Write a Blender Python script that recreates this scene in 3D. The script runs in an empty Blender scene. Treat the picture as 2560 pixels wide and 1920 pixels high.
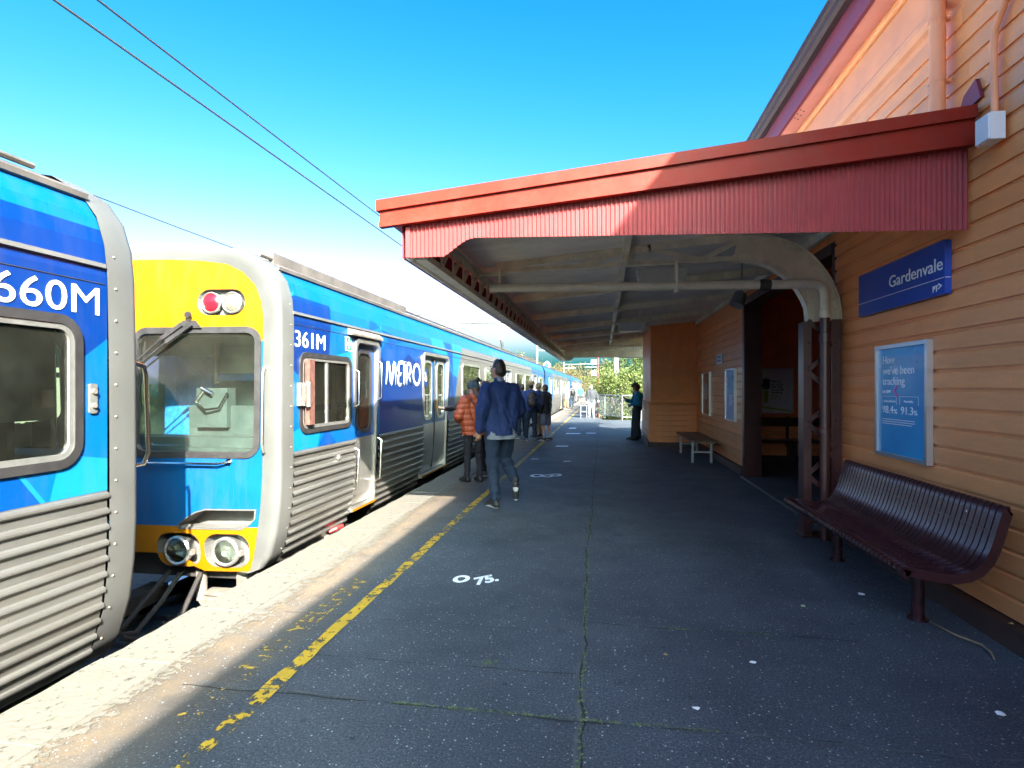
import bpy, bmesh, math, random
import numpy as np
from mathutils import Vector, Matrix, noise as mnoise
random.seed(7); np.random.seed(7)
R = math.radians
SC = bpy.context.scene
COL = SC.collection

# ---------------------------------------------------------------- camera, sky, sun, exposure
YAW = math.atan(227 / 1447)
cam = bpy.data.cameras.new('camera'); camo = bpy.data.objects.new('camera', cam); COL.objects.link(camo)
camo.location = (0, 0, 1.5); camo.rotation_euler = (R(90), 0, YAW)
cam.sensor_width = 36; cam.lens = 36 * 1447 / 2560; cam.shift_y = 10 / 2560
cam.clip_start = 0.05; cam.clip_end = 2000
SC.camera = camo
SUN = Vector((0.8, -1.4, 1.0)).normalized()           # towards the sun
EL = math.asin(SUN.z); AZ = math.atan2(SUN.x, SUN.y)
w = bpy.data.worlds.new('World'); SC.world = w; w.use_nodes = True
wn = w.node_tree.nodes; wl = w.node_tree.links
sky = wn.new('ShaderNodeTexSky'); sky.sky_type = 'NISHITA'; sky.sun_disc = False
sky.sun_elevation = EL; sky.sun_rotation = AZ
sky.air_density = 1.0; sky.dust_density = 4.7; sky.ozone_density = 1.5; sky.altitude = 0
# colour grade of the whole sky: deep parts lose red, bright parts (horizon, round the sun) stay white
def wmath(op, a, b):
    n_ = wn.new('ShaderNodeMath'); n_.operation = op
    for i, v in ((0, a), (1, b)):
        if isinstance(v, (int, float)): n_.inputs[i].default_value = v
        else: wl.new(v, n_.inputs[i])
    return n_.outputs[0]
sc_ = wn.new('ShaderNodeSeparateColor'); wl.new(sky.outputs[0], sc_.inputs[0]); cc_ = wn.new('ShaderNodeCombineColor')
g_ = wmath('MULTIPLY', wmath('POWER', sc_.outputs[1], 1.52), .224)
r_ = wmath('MINIMUM', wmath('MULTIPLY', wmath('POWER', sc_.outputs[0], 4.4), .027), wmath('MULTIPLY', g_, .80))
wl.new(r_, cc_.inputs[0]); wl.new(g_, cc_.inputs[1]); wl.new(wmath('MULTIPLY', wmath('POWER', sc_.outputs[2], 1.50), .275), cc_.inputs[2])
wl.new(cc_.outputs[0], wn['Background'].inputs[0]); wn['Background'].inputs[1].default_value = 0.092
sl = bpy.data.lights.new('sun', 'SUN'); slo = bpy.data.objects.new('sun', sl); COL.objects.link(slo)
sl.energy = 2.8; sl.angle = R(0.53); sl.color = (1.0, 0.93, 0.82)
slo.location = (20, -35, 25); slo.rotation_euler = SUN.to_track_quat('Z', 'Y').to_euler()
SC.view_settings.view_transform = 'Standard'; SC.view_settings.look = 'None'
SC.view_settings.exposure = 3.6; SC.view_settings.gamma = 1.0; SC.view_settings.use_curve_mapping = False
SC.render.engine = 'CYCLES'
SC.cycles.max_bounces = 8; SC.cycles.transparent_max_bounces = 16; SC.cycles.diffuse_bounces = 5
SC.cycles.caustics_reflective = False; SC.cycles.caustics_refractive = False
SC.cycles.use_denoising = True; SC.cycles.sample_clamp_indirect = 6

# ---------------------------------------------------------------- materials
def mat(name, col, rough=0.5, metal=0.0, var=0.0, vs=4.0, col2=None, bump=0.0, bs=60.0, spec=0.5, coat=0.0, stretch=None, emit=None, dirt=0.0, dstretch=(3, 3, .6), rand=0.0):
    m = bpy.data.materials.new(name); m.use_nodes = True
    nt = m.node_tree; n = nt.nodes; l = nt.links; b = n['Principled BSDF']
    b.inputs['Roughness'].default_value = rough; b.inputs['Metallic'].default_value = metal
    b.inputs['Specular IOR Level'].default_value = spec; b.inputs['Coat Weight'].default_value = coat
    c = (*col, 1)
    b.inputs['Base Color'].default_value = c
    tc = n.new('ShaderNodeTexCoord'); co = tc.outputs['Object']
    if stretch:
        mp = n.new('ShaderNodeMapping'); mp.inputs['Scale'].default_value = stretch; l.new(co, mp.inputs[0]); co = mp.outputs[0]
    if var > 0 or col2:
        nz = n.new('ShaderNodeTexNoise'); nz.inputs['Scale'].default_value = vs; nz.inputs['Detail'].default_value = 6; nz.inputs['Roughness'].default_value = .62
        l.new(co, nz.inputs['Vector'])
        rp = n.new('ShaderNodeValToRGB'); rp.color_ramp.elements[0].position = .32; rp.color_ramp.elements[1].position = .68
        c2 = col2 if col2 else tuple(min(1, x * (1 + var)) for x in col)
        c1 = col if col2 else tuple(x * (1 - var) for x in col)
        rp.color_ramp.elements[0].color = (*c1, 1); rp.color_ramp.elements[1].color = (*c2, 1)
        l.new(nz.outputs['Fac'], rp.inputs[0]); l.new(rp.outputs[0], b.inputs['Base Color'])
        mr = n.new('ShaderNodeMapRange'); mr.inputs['To Min'].default_value = max(0.02, rough - .1); mr.inputs['To Max'].default_value = min(1, rough + .12)
        l.new(nz.outputs['Fac'], mr.inputs[0]); l.new(mr.outputs[0], b.inputs['Roughness'])
    if dirt > 0 or rand > 0:
        src = b.inputs['Base Color'].links[0].from_socket if b.inputs['Base Color'].links else None
        def mixc(f, c_b, mode='MIX'):
            nonlocal src
            x = n.new('ShaderNodeMix'); x.data_type = 'RGBA'; x.blend_type = mode
            if isinstance(f, float): x.inputs[0].default_value = f
            else: l.new(f, x.inputs[0])
            if src: l.new(src, x.inputs[6])
            else: x.inputs[6].default_value = c
            if isinstance(c_b, tuple): x.inputs[7].default_value = (*c_b, 1)
            else: l.new(c_b, x.inputs[7])
            src = x.outputs[2]
        if rand > 0:
            oi = n.new('ShaderNodeObjectInfo'); rr_ = n.new('ShaderNodeMapRange'); rr_.inputs['To Min'].default_value = 1 - rand; rr_.inputs['To Max'].default_value = 1 + rand * .6
            l.new(oi.outputs['Random'], rr_.inputs[0]); cb_ = n.new('ShaderNodeCombineColor')
            for k_ in range(3): l.new(rr_.outputs[0], cb_.inputs[k_])
            mixc(1.0, cb_.outputs[0], 'MULTIPLY')
        if dirt > 0:
            md_ = n.new('ShaderNodeMapping'); md_.inputs['Scale'].default_value = dstretch; l.new(tc.outputs['Object'], md_.inputs[0])
            nd = n.new('ShaderNodeTexNoise'); nd.inputs['Scale'].default_value = 2.2; nd.inputs['Detail'].default_value = 9; nd.inputs['Roughness'].default_value = .72; l.new(md_.outputs[0], nd.inputs['Vector'])
            rd = n.new('ShaderNodeMapRange'); rd.inputs['From Min'].default_value = .46; rd.inputs['From Max'].default_value = .75; rd.inputs['To Max'].default_value = dirt; l.new(nd.outputs['Fac'], rd.inputs[0])
            mixc(rd.outputs[0], (.10, .080, .060))
            ns = n.new('ShaderNodeTexNoise'); ns.inputs['Scale'].default_value = 55; ns.inputs['Detail'].default_value = 3; l.new(tc.outputs['Object'], ns.inputs['Vector'])
            rs_ = n.new('ShaderNodeMapRange'); rs_.inputs['From Min'].default_value = .70; rs_.inputs['From Max'].default_value = .76; rs_.inputs['To Max'].default_value = min(.8, dirt * 1.3); l.new(ns.outputs['Fac'], rs_.inputs[0])
            mixc(rs_.outputs[0], (.06, .05, .045))
        l.new(src, b.inputs['Base Color'])
    if bump > 0:
        nb = n.new('ShaderNodeTexNoise'); nb.inputs['Scale'].default_value = bs; nb.inputs['Detail'].default_value = 4
        l.new(co, nb.inputs['Vector'])
        bp = n.new('ShaderNodeBump'); bp.inputs['Strength'].default_value = bump; bp.inputs['Distance'].default_value = .01
        l.new(nb.outputs['Fac'], bp.inputs['Height']); l.new(bp.outputs[0], b.inputs['Normal'])
    if emit:
        b.inputs['Emission Color'].default_value = (*emit[0], 1); b.inputs['Emission Strength'].default_value = emit[1]
    return m

def glass(name, tint, refl=1.0, ior=1.5, dust=0.0):
    m = bpy.data.materials.new(name); m.use_nodes = True
    nt = m.node_tree; n = nt.nodes; l = nt.links
    out = n['Material Output']; n.remove(n['Principled BSDF'])
    tr = n.new('ShaderNodeBsdfTransparent'); tr.inputs[0].default_value = (*tint, 1)
    gl = n.new('ShaderNodeBsdfGlossy'); gl.inputs['Roughness'].default_value = .015; gl.inputs[0].default_value = (refl, refl, refl, 1)
    fr = n.new('ShaderNodeFresnel'); fr.inputs[0].default_value = ior
    mx = n.new('ShaderNodeMixShader'); l.new(fr.outputs[0], mx.inputs[0]); l.new(tr.outputs[0], mx.inputs[1]); l.new(gl.outputs[0], mx.inputs[2])
    if dust > 0:
        df = n.new('ShaderNodeBsdfDiffuse'); df.inputs[0].default_value = (.42, .42, .34, 1)
        tc = n.new('ShaderNodeTexCoord'); nz = n.new('ShaderNodeTexNoise'); nz.inputs['Scale'].default_value = 5; nz.inputs['Detail'].default_value = 8; l.new(tc.outputs['Object'], nz.inputs['Vector'])
        mr = n.new('ShaderNodeMapRange'); mr.inputs['From Min'].default_value = .3; mr.inputs['From Max'].default_value = .75; mr.inputs['To Min'].default_value = dust * .5; mr.inputs['To Max'].default_value = dust * 1.6; l.new(nz.outputs['Fac'], mr.inputs[0])
        m2 = n.new('ShaderNodeMixShader'); l.new(mr.outputs[0], m2.inputs[0]); l.new(mx.outputs[0], m2.inputs[1]); l.new(df.outputs[0], m2.inputs[2]); mx = m2
    l.new(mx.outputs[0], out.inputs[0])
    return m

def worn_paint(name, col, density, scale, edge=None):
    """flat paint that has flaked off in places (the bare patches are transparent sheet)"""
    m = mat(name, col, .6, var=.18, vs=9)
    nt = m.node_tree; n = nt.nodes; l = nt.links; b = n['Principled BSDF']; out = n['Material Output']
    tc = n.new('ShaderNodeTexCoord'); n1 = n.new('ShaderNodeTexNoise'); n1.inputs['Scale'].default_value = scale; n1.inputs['Detail'].default_value = 8; n1.inputs['Roughness'].default_value = .7
    l.new(tc.outputs['Object'], n1.inputs['Vector'])
    n2 = n.new('ShaderNodeTexNoise'); n2.inputs['Scale'].default_value = .7; n2.inputs['Detail'].default_value = 2; l.new(tc.outputs['Object'], n2.inputs['Vector'])
    ad = n.new('ShaderNodeMath'); ad.operation = 'MULTIPLY_ADD'; l.new(n2.outputs['Fac'], ad.inputs[0]); ad.inputs[1].default_value = .45; l.new(n1.outputs['Fac'], ad.inputs[2])
    src = ad.outputs[0]
    if edge:                                    # paint thins towards one side: x0 (none) .. x1 (full)
        sp = n.new('ShaderNodeSeparateXYZ'); l.new(tc.outputs['Object'], sp.inputs[0])
        mr = n.new('ShaderNodeMapRange'); mr.inputs['From Min'].default_value = edge[0]; mr.inputs['From Max'].default_value = edge[1]; mr.inputs['To Min'].default_value = -.28; mr.inputs['To Max'].default_value = .12
        l.new(sp.outputs['X'], mr.inputs[0]); a2 = n.new('ShaderNodeMath'); l.new(src, a2.inputs[0]); l.new(mr.outputs[0], a2.inputs[1]); src = a2.outputs[0]
    th = n.new('ShaderNodeMapRange'); th.inputs['From Min'].default_value = density; th.inputs['From Max'].default_value = density + .03; l.new(src, th.inputs[0])
    tr = n.new('ShaderNodeBsdfTransparent'); mx = n.new('ShaderNodeMixShader'); l.new(th.outputs[0], mx.inputs[0]); l.new(tr.outputs[0], mx.inputs[1]); l.new(b.outputs[0], mx.inputs[2]); l.new(mx.outputs[0], out.inputs[0])
    return m

def asphalt(name):
    m = bpy.data.materials.new(name); m.use_nodes = True
    nt = m.node_tree; n = nt.nodes; l = nt.links; b = n['Principled BSDF']
    tc = n.new('ShaderNodeTexCoord'); co = tc.outputs['Object']
    def noise(s, d=4, r=.55):
        x = n.new('ShaderNodeTexNoise'); x.inputs['Scale'].default_value = s; x.inputs['Detail'].default_value = d; x.inputs['Roughness'].default_value = r; l.new(co, x.inputs['Vector']); return x.outputs['Fac']
    def ramp(src, p0, c0, p1, c1):
        r = n.new('ShaderNodeValToRGB'); r.color_ramp.elements[0].position = p0; r.color_ramp.elements[1].position = p1
        r.color_ramp.elements[0].color = (*c0, 1); r.color_ramp.elements[1].color = (*c1, 1); l.new(src, r.inputs[0]); return r.outputs[0]
    def mix(f, a, c, mode='MIX'):
        x = n.new('ShaderNodeMix'); x.data_type = 'RGBA'; x.blend_type = mode
        if isinstance(f, float): x.inputs[0].default_value = f
        else: l.new(f, x.inputs[0])
        for s, v in ((6, a), (7, c)):
            if isinstance(v, tuple): x.inputs[s].default_value = (*v, 1)
            else: l.new(v, x.inputs[s])
        return x.outputs[2]
    base = ramp(noise(1.3, 5), .3, (.040, .050, .064), .72, (.070, .083, .102))
    grit = ramp(noise(85, 5, .75), .38, (.28, .28, .28), .66, (1.6, 1.6, 1.6))
    c = mix(1.0, base, grit, 'MULTIPLY')
    # fawn tint growing stronger towards the platform edge
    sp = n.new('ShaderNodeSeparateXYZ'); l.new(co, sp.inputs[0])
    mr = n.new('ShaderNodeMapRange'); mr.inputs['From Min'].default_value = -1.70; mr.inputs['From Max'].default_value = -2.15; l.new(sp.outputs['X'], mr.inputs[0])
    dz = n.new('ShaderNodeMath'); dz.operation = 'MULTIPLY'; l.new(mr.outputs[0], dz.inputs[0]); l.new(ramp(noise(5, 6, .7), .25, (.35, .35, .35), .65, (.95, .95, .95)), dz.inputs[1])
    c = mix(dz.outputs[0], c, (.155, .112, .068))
    # pale aggregate chips
    for sc, thr, keep, colr in ((42, .19, .80, (.36, .37, .38)), (80, .24, .72, (.20, .205, .21)), (16, .06, .88, (.42, .42, .41))):
        v = n.new('ShaderNodeTexVoronoi'); v.inputs['Scale'].default_value = sc; l.new(co, v.inputs['Vector'])
        a = n.new('ShaderNodeMath'); a.operation = 'LESS_THAN'; a.inputs[1].default_value = thr; l.new(v.outputs['Distance'], a.inputs[0])
        sx = n.new('ShaderNodeSeparateColor'); l.new(v.outputs['Color'], sx.inputs[0])
        g = n.new('ShaderNodeMath'); g.operation = 'GREATER_THAN'; g.inputs[1].default_value = keep; l.new(sx.outputs[0], g.inputs[0])
        pr = n.new('ShaderNodeMath'); pr.operation = 'MULTIPLY'; l.new(a.outputs[0], pr.inputs[0]); l.new(g.outputs[0], pr.inputs[1])
        c = mix(pr.outputs[0], c, colr)
    # repaired patches, foot-worn paths, dark gum and oil stains
    c = mix(1.0, c, ramp(noise(.55, 4, .6), .36, (.74, .75, .77), .66, (1.22, 1.20, 1.17)), 'MULTIPLY')
    gv = n.new('ShaderNodeTexVoronoi'); gv.inputs['Scale'].default_value = 3.2; l.new(co, gv.inputs['Vector'])
    c = mix(1.0, c, ramp(gv.outputs['Distance'], .035, (.45, .45, .46), .06, (1, 1, 1)), 'MULTIPLY')
    st = ramp(noise(2.6, 3, .5), .63, (1, 1, 1), .72, (.62, .62, .64))
    c = mix(1.0, c, st, 'MULTIPLY')
    l.new(c, b.inputs['Base Color'])
    rr = n.new('ShaderNodeMapRange'); rr.inputs['To Min'].default_value = .55; rr.inputs['To Max'].default_value = .85; l.new(noise(3, 4), rr.inputs[0]); l.new(rr.outputs[0], b.inputs['Roughness'])
    bp = n.new('ShaderNodeBump'); bp.inputs['Strength'].default_value = .55; bp.inputs['Distance'].default_value = .006; l.new(noise(110, 3, .7), bp.inputs['Height']); l.new(bp.outputs[0], b.inputs['Normal'])
    return m

M = {}
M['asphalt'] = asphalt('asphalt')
M['coping'] = mat('white_painted_coping', (.028, .024, .019), .8, col2=(.128, .118, .098), vs=19, bump=.5, bs=30)
M['coping'].node_tree.nodes['Color Ramp'].color_ramp.elements[0].position = .33
M['coping'].node_tree.nodes['Color Ramp'].color_ramp.elements[1].position = .43
M['whitepaint'] = worn_paint('flaked_white_paint', (.128, .118, .098), .755, 19, edge=(-1.98, -2.30))
M['yellow'] = worn_paint('flaked_yellow_paint', (.46, .28, .010), .69, 13)
M['yellowtext'] = worn_paint('faint_yellow_paint', (.45, .28, .03), .765, 16)
M['spray'] = worn_paint('white_spray_paint', (.8, .82, .85), .55, 18)
M['crack'] = mat('crack', (.018, .02, .02), .9, var=.4, vs=12)
M['crackpale'] = mat('crack_filler', (.075, .082, .088), .8, var=.3, vs=12)
M['moss'] = mat('moss', (.05, .09, .03), .9, col2=(.16, .20, .08), vs=25)
M['brickwall'] = mat('old_platform_wall', (.06, .04, .035), .9, var=.4, vs=6)
M['ballast'] = mat('ballast', (.05, .043, .038), .95, col2=(.13, .11, .10), vs=25, bump=1, bs=30)
M['earth'] = mat('dry_grass_ground', (.08, .09, .035), .95, col2=(.17, .14, .07), vs=3, bump=.6, bs=40)
M['rail'] = mat('rail_steel', (.35, .33, .31), .25, 1.0)
M['sleeper'] = mat('sleeper', (.06, .05, .045), .9, var=.3)
M['orange'] = mat('orange_weatherboard_paint', (.86, .32, .105), .42, var=.09, vs=2.2, stretch=(1, .35, 2), bump=.08, bs=90, dirt=.30, dstretch=(2, .5, 2), rand=.10)
M['orangeflat'] = mat('orange_board_paint', (.86, .30, .085), .45, var=.10, vs=3, bump=.12, bs=60, dirt=.2)
M['pinkboard'] = mat('pale_orange_paint', (.82, .32, .15), .5, var=.08, vs=3)
M['soffit'] = mat('pink_soffit_paint', (.80, .34, .25), .55, var=.06, vs=3)
M['brown'] = mat('dark_brown_paint', (.055, .018, .016), .32, var=.25, vs=6, bump=.06, bs=60)
M['plinth'] = mat('brown_plinth_paint', (.04, .018, .014), .5, var=.4, vs=5)
M['maroon'] = mat('maroon_paint', (.20, .026, .050), .5, var=.2, vs=4)
M['gutter'] = mat('dark_gutter', (.035, .010, .014), .65, var=.25, vs=5)
M['red'] = mat('red_fascia_paint', (.23, .019, .010), .48, var=.12, vs=2.5, spec=.15, bump=.08, bs=30, dirt=.25, dstretch=(2, 2, 1.5))
M['redsheet'] = mat('red_corrugated_paint', (.31, .040, .040), .40, spec=.4, var=.12, vs=2.5, dirt=.22, dstretch=(4, 4, .7))
M['cream'] = mat('cream_steel_paint', (.82, .76, .60), .45, var=.16, vs=4, bump=.08, bs=50, dirt=.28)
M['creamlight'] = mat('cream_gusset_paint', (.78, .71, .54), .5, var=.10, vs=4)
M['soffitsheet'] = mat('grey_roof_sheet', (.88, .86, .80), .42, 0.0, var=.12, vs=1.5, dirt=.22, dstretch=(.5, 3, 2))
M['pvc'] = mat('cream_pipe', (.70, .64, .50), .40, var=.12, vs=6)
M['pvcdark'] = mat('black_pipe_joint', (.03, .03, .03), .5)
M['boxwhite'] = mat('pale_light_housing', (.55, .55, .50), .5, var=.08)
M['diffuser'] = mat('diffuser', (.75, .75, .70), .3)
M['metalgrey'] = mat('grey_metal', (.20, .205, .21), .42, .5, var=.15)
M['white'] = mat('white_plastic', (.75, .75, .74), .4)
M['interior'] = mat('waiting_room_paint', (.78, .20, .07), .55, var=.1, vs=3)
M['sign'] = mat('blue_sign', (.010, .06, .38), .25, spec=.6)
M['signwhite'] = mat('white_lettering', (.80, .82, .84), .4)
M['alum'] = mat('aluminium_frame', (.62, .65, .68), .28, .85)
M['poster'] = mat('cyan_poster', (.012, .24, .55), .30, col2=(.03, .38, .70), vs=1.6, coat=.25)
M['posterwhite'] = mat('white_poster', (.72, .75, .76), .3, coat=.2)
M['posterdark'] = mat('brown_poster', (.16, .06, .035), .3, col2=(.30, .16, .10), vs=4, coat=.4)
M['posterlime'] = mat('lime_print', (.35, .45, .02), .4)
M['posterprint'] = mat('dark_print', (.06, .07, .08), .5)
M['pink'] = mat('pink_print', (.75, .10, .35), .5)
M['bench'] = mat('brown_bench_enamel', (.036, .010, .013), .24, var=.2, vs=8, spec=.55)
M['timber'] = mat('brown_timber', (.15, .07, .035), .5, var=.3, vs=8, stretch=(1, .15, 1))
M['galv'] = mat('galvanised_steel', (.26, .275, .29), .42, .6, var=.2, vs=8)
# train
M['cyan'] = mat('train_light_blue', (.0012, .078, .25), .30, var=.07, vs=2, spec=.3, coat=.06, dirt=.16)
M['cyan2'] = mat('train_pale_cyan', (.005, .145, .35), .30, var=.07, vs=2, spec=.3, coat=.06, dirt=.16)
M['blue'] = mat('train_mid_blue', (.001, .046, .215), .30, var=.07, vs=2, spec=.3, coat=.06, dirt=.16)
M['navy'] = mat('train_deep_blue', (.001, .022, .13), .30, var=.07, vs=2, spec=.3, coat=.06, dirt=.12)
M['frontblue'] = mat('train_front_blue', (.0015, .066, .21), .36, var=.06, vs=3, spec=.25, dirt=.22)
M['silverpaint'] = mat('train_silver_paint', (.15, .143, .14), .36, .35, var=.10, vs=3)
M['steel'] = mat('stainless_ribbed', (.155, .150, .145), .38, .6, col2=(.22, .212, .20), vs=3, stretch=(1, .25, 1.6), dirt=.62, dstretch=(2, .4, 3))
M['doorsteel'] = mat('stainless_door', (.46, .44, .42), .30, .8, var=.12, vs=3)
M['surround'] = mat('grey_white_fibreglass', (.088, .087, .085), .45, var=.10, vs=3, dirt=.22, dstretch=(3, 3, .5))
M['tyellow'] = mat('train_yellow', (.28, .098, .0002), .45, var=.06, vs=3, spec=.2, dirt=.16)
M['rubber'] = mat('black_rubber', (.025, .023, .024), .45, var=.3, vs=10)
M['winframe'] = mat('window_frame_aluminium', (.50, .49, .47), .3, .8, var=.15, vs=8)
M['roofgrey'] = mat('train_roof', (.085, .072, .066), .65, var=.3, vs=3)
M['under'] = mat('underframe', (.022, .019, .018), .8, var=.4, vs=4)
M['grime'] = mat('grimy_grey_steel', (.20, .17, .145), .7, .3, var=.4, vs=7)
M['tint'] = glass('train_glass', (.55, .70, .66), 1.0, 1.7, .03)
M['clear'] = glass('windscreen_glass', (.84, .92, .86), .95, 1.5, .022)
M['cabwall'] = mat('cab_green_panel', (.34, .50, .44), .5, var=.2, vs=3)
M['cabglass'] = glass('cab_side_glass', (.80, .92, .87), 1.0, 1.6, .02)
M['cabcream'] = mat('cab_cream', (.55, .56, .46), .5, var=.1)
M['cabdark'] = mat('cab_dark', (.04, .055, .055), .6, var=.3)
M['saloon'] = mat('saloon_lining', (.30, .32, .31), .6, var=.1)
M['seatblue'] = mat('seat_blue', (.01, .14, .38), .7, var=.3, vs=30)
M['lensred'] = mat('red_lens', (.20, .008, .016), .16, spec=.5)
M['lensclear'] = mat('clear_lens', (.13, .125, .10), .32, .1, var=.3, vs=40)
M['lampgrey'] = mat('lamp_recess_grey', (.13, .125, .12), .55, var=.2, vs=8, dirt=.3)
M['reflector'] = mat('headlamp_reflector', (.42, .42, .40), .2, .8)
M['chrome'] = mat('chrome_rail', (.68, .66, .62), .15, 1.0)
M['signgreen'] = mat('green_sign', (.0, .16, .09), .4)
M['cabbox'] = mat('brown_box', (.12, .05, .04), .6, var=.5, vs=20)
M['redhose'] = mat('red_cock', (.50, .03, .03), .4)
M['wire'] = mat('overhead_wire', (.02, .02, .022), .6)
M['mast'] = mat('mast_galvanised', (.21, .23, .25), .5, .2, var=.1)
M['siglamp'] = mat('signal_green', (.0, .5, .25), .3, emit=((.0, 1, .5), 1.5))
M['sigred'] = mat('red_post', (.35, .03, .03), .5)
def leafmat(name, c1, c2, c3):
    m = bpy.data.materials.new(name); m.use_nodes = True; nt = m.node_tree; n = nt.nodes; l = nt.links; b = n['Principled BSDF']
    g = n.new('ShaderNodeNewGeometry'); r = n.new('ShaderNodeValToRGB'); r.color_ramp.elements[0].color = (*c1, 1); r.color_ramp.elements[1].color = (*c3, 1)
    e = r.color_ramp.elements.new(.5); e.color = (*c2, 1)
    l.new(g.outputs['Random Per Island'], r.inputs[0]); l.new(r.outputs[0], b.inputs['Base Color']); b.inputs['Roughness'].default_value = .55
    tl = n.new('ShaderNodeBsdfTranslucent'); l.new(r.outputs[0], tl.inputs[0]); mx = n.new('ShaderNodeMixShader'); mx.inputs[0].default_value = .3
    l.new(b.outputs[0], mx.inputs[1]); l.new(tl.outputs[0], mx.inputs[2]); l.new(mx.outputs[0], n['Material Output'].inputs[0])
    return m
M['leafA'] = leafmat('olive_leaves', (.035, .065, .012), (.085, .115, .022), (.15, .165, .045))
M['leafB'] = leafmat('green_leaves', (.02, .048, .012), (.048, .080, .018), (.09, .11, .03))
M['leafC'] = leafmat('straw_leaves', (.06, .055, .02), (.11, .095, .035), (.16, .13, .055))
M['bark'] = mat('bark', (.11, .085, .065), .9, var=.4, vs=8, bump=.5, bs=20)

# ---------------------------------------------------------------- mesh helpers
def wloc(o):
    v = Vector((0, 0, 0))
    while o: v = v + o.location; o = o.parent
    return v
def tag(o, label=None, cat=None, group=None, kind=None):
    if label: o['label'] = label
    if cat: o['category'] = cat
    if group: o['group'] = group
    if kind: o['kind'] = kind
    return o
def empty(name, loc, label=None, cat=None, group=None, kind=None):
    o = bpy.data.objects.new(name, None); COL.objects.link(o); o.location = loc; o.empty_display_size = .2
    return tag(o, label, cat, group, kind)
def link(name, me, parent=None, loc=None):
    o = bpy.data.objects.new(name, me); COL.objects.link(o)
    if parent: o.parent = parent
    if loc is not None: o.location = loc
    return o

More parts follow.
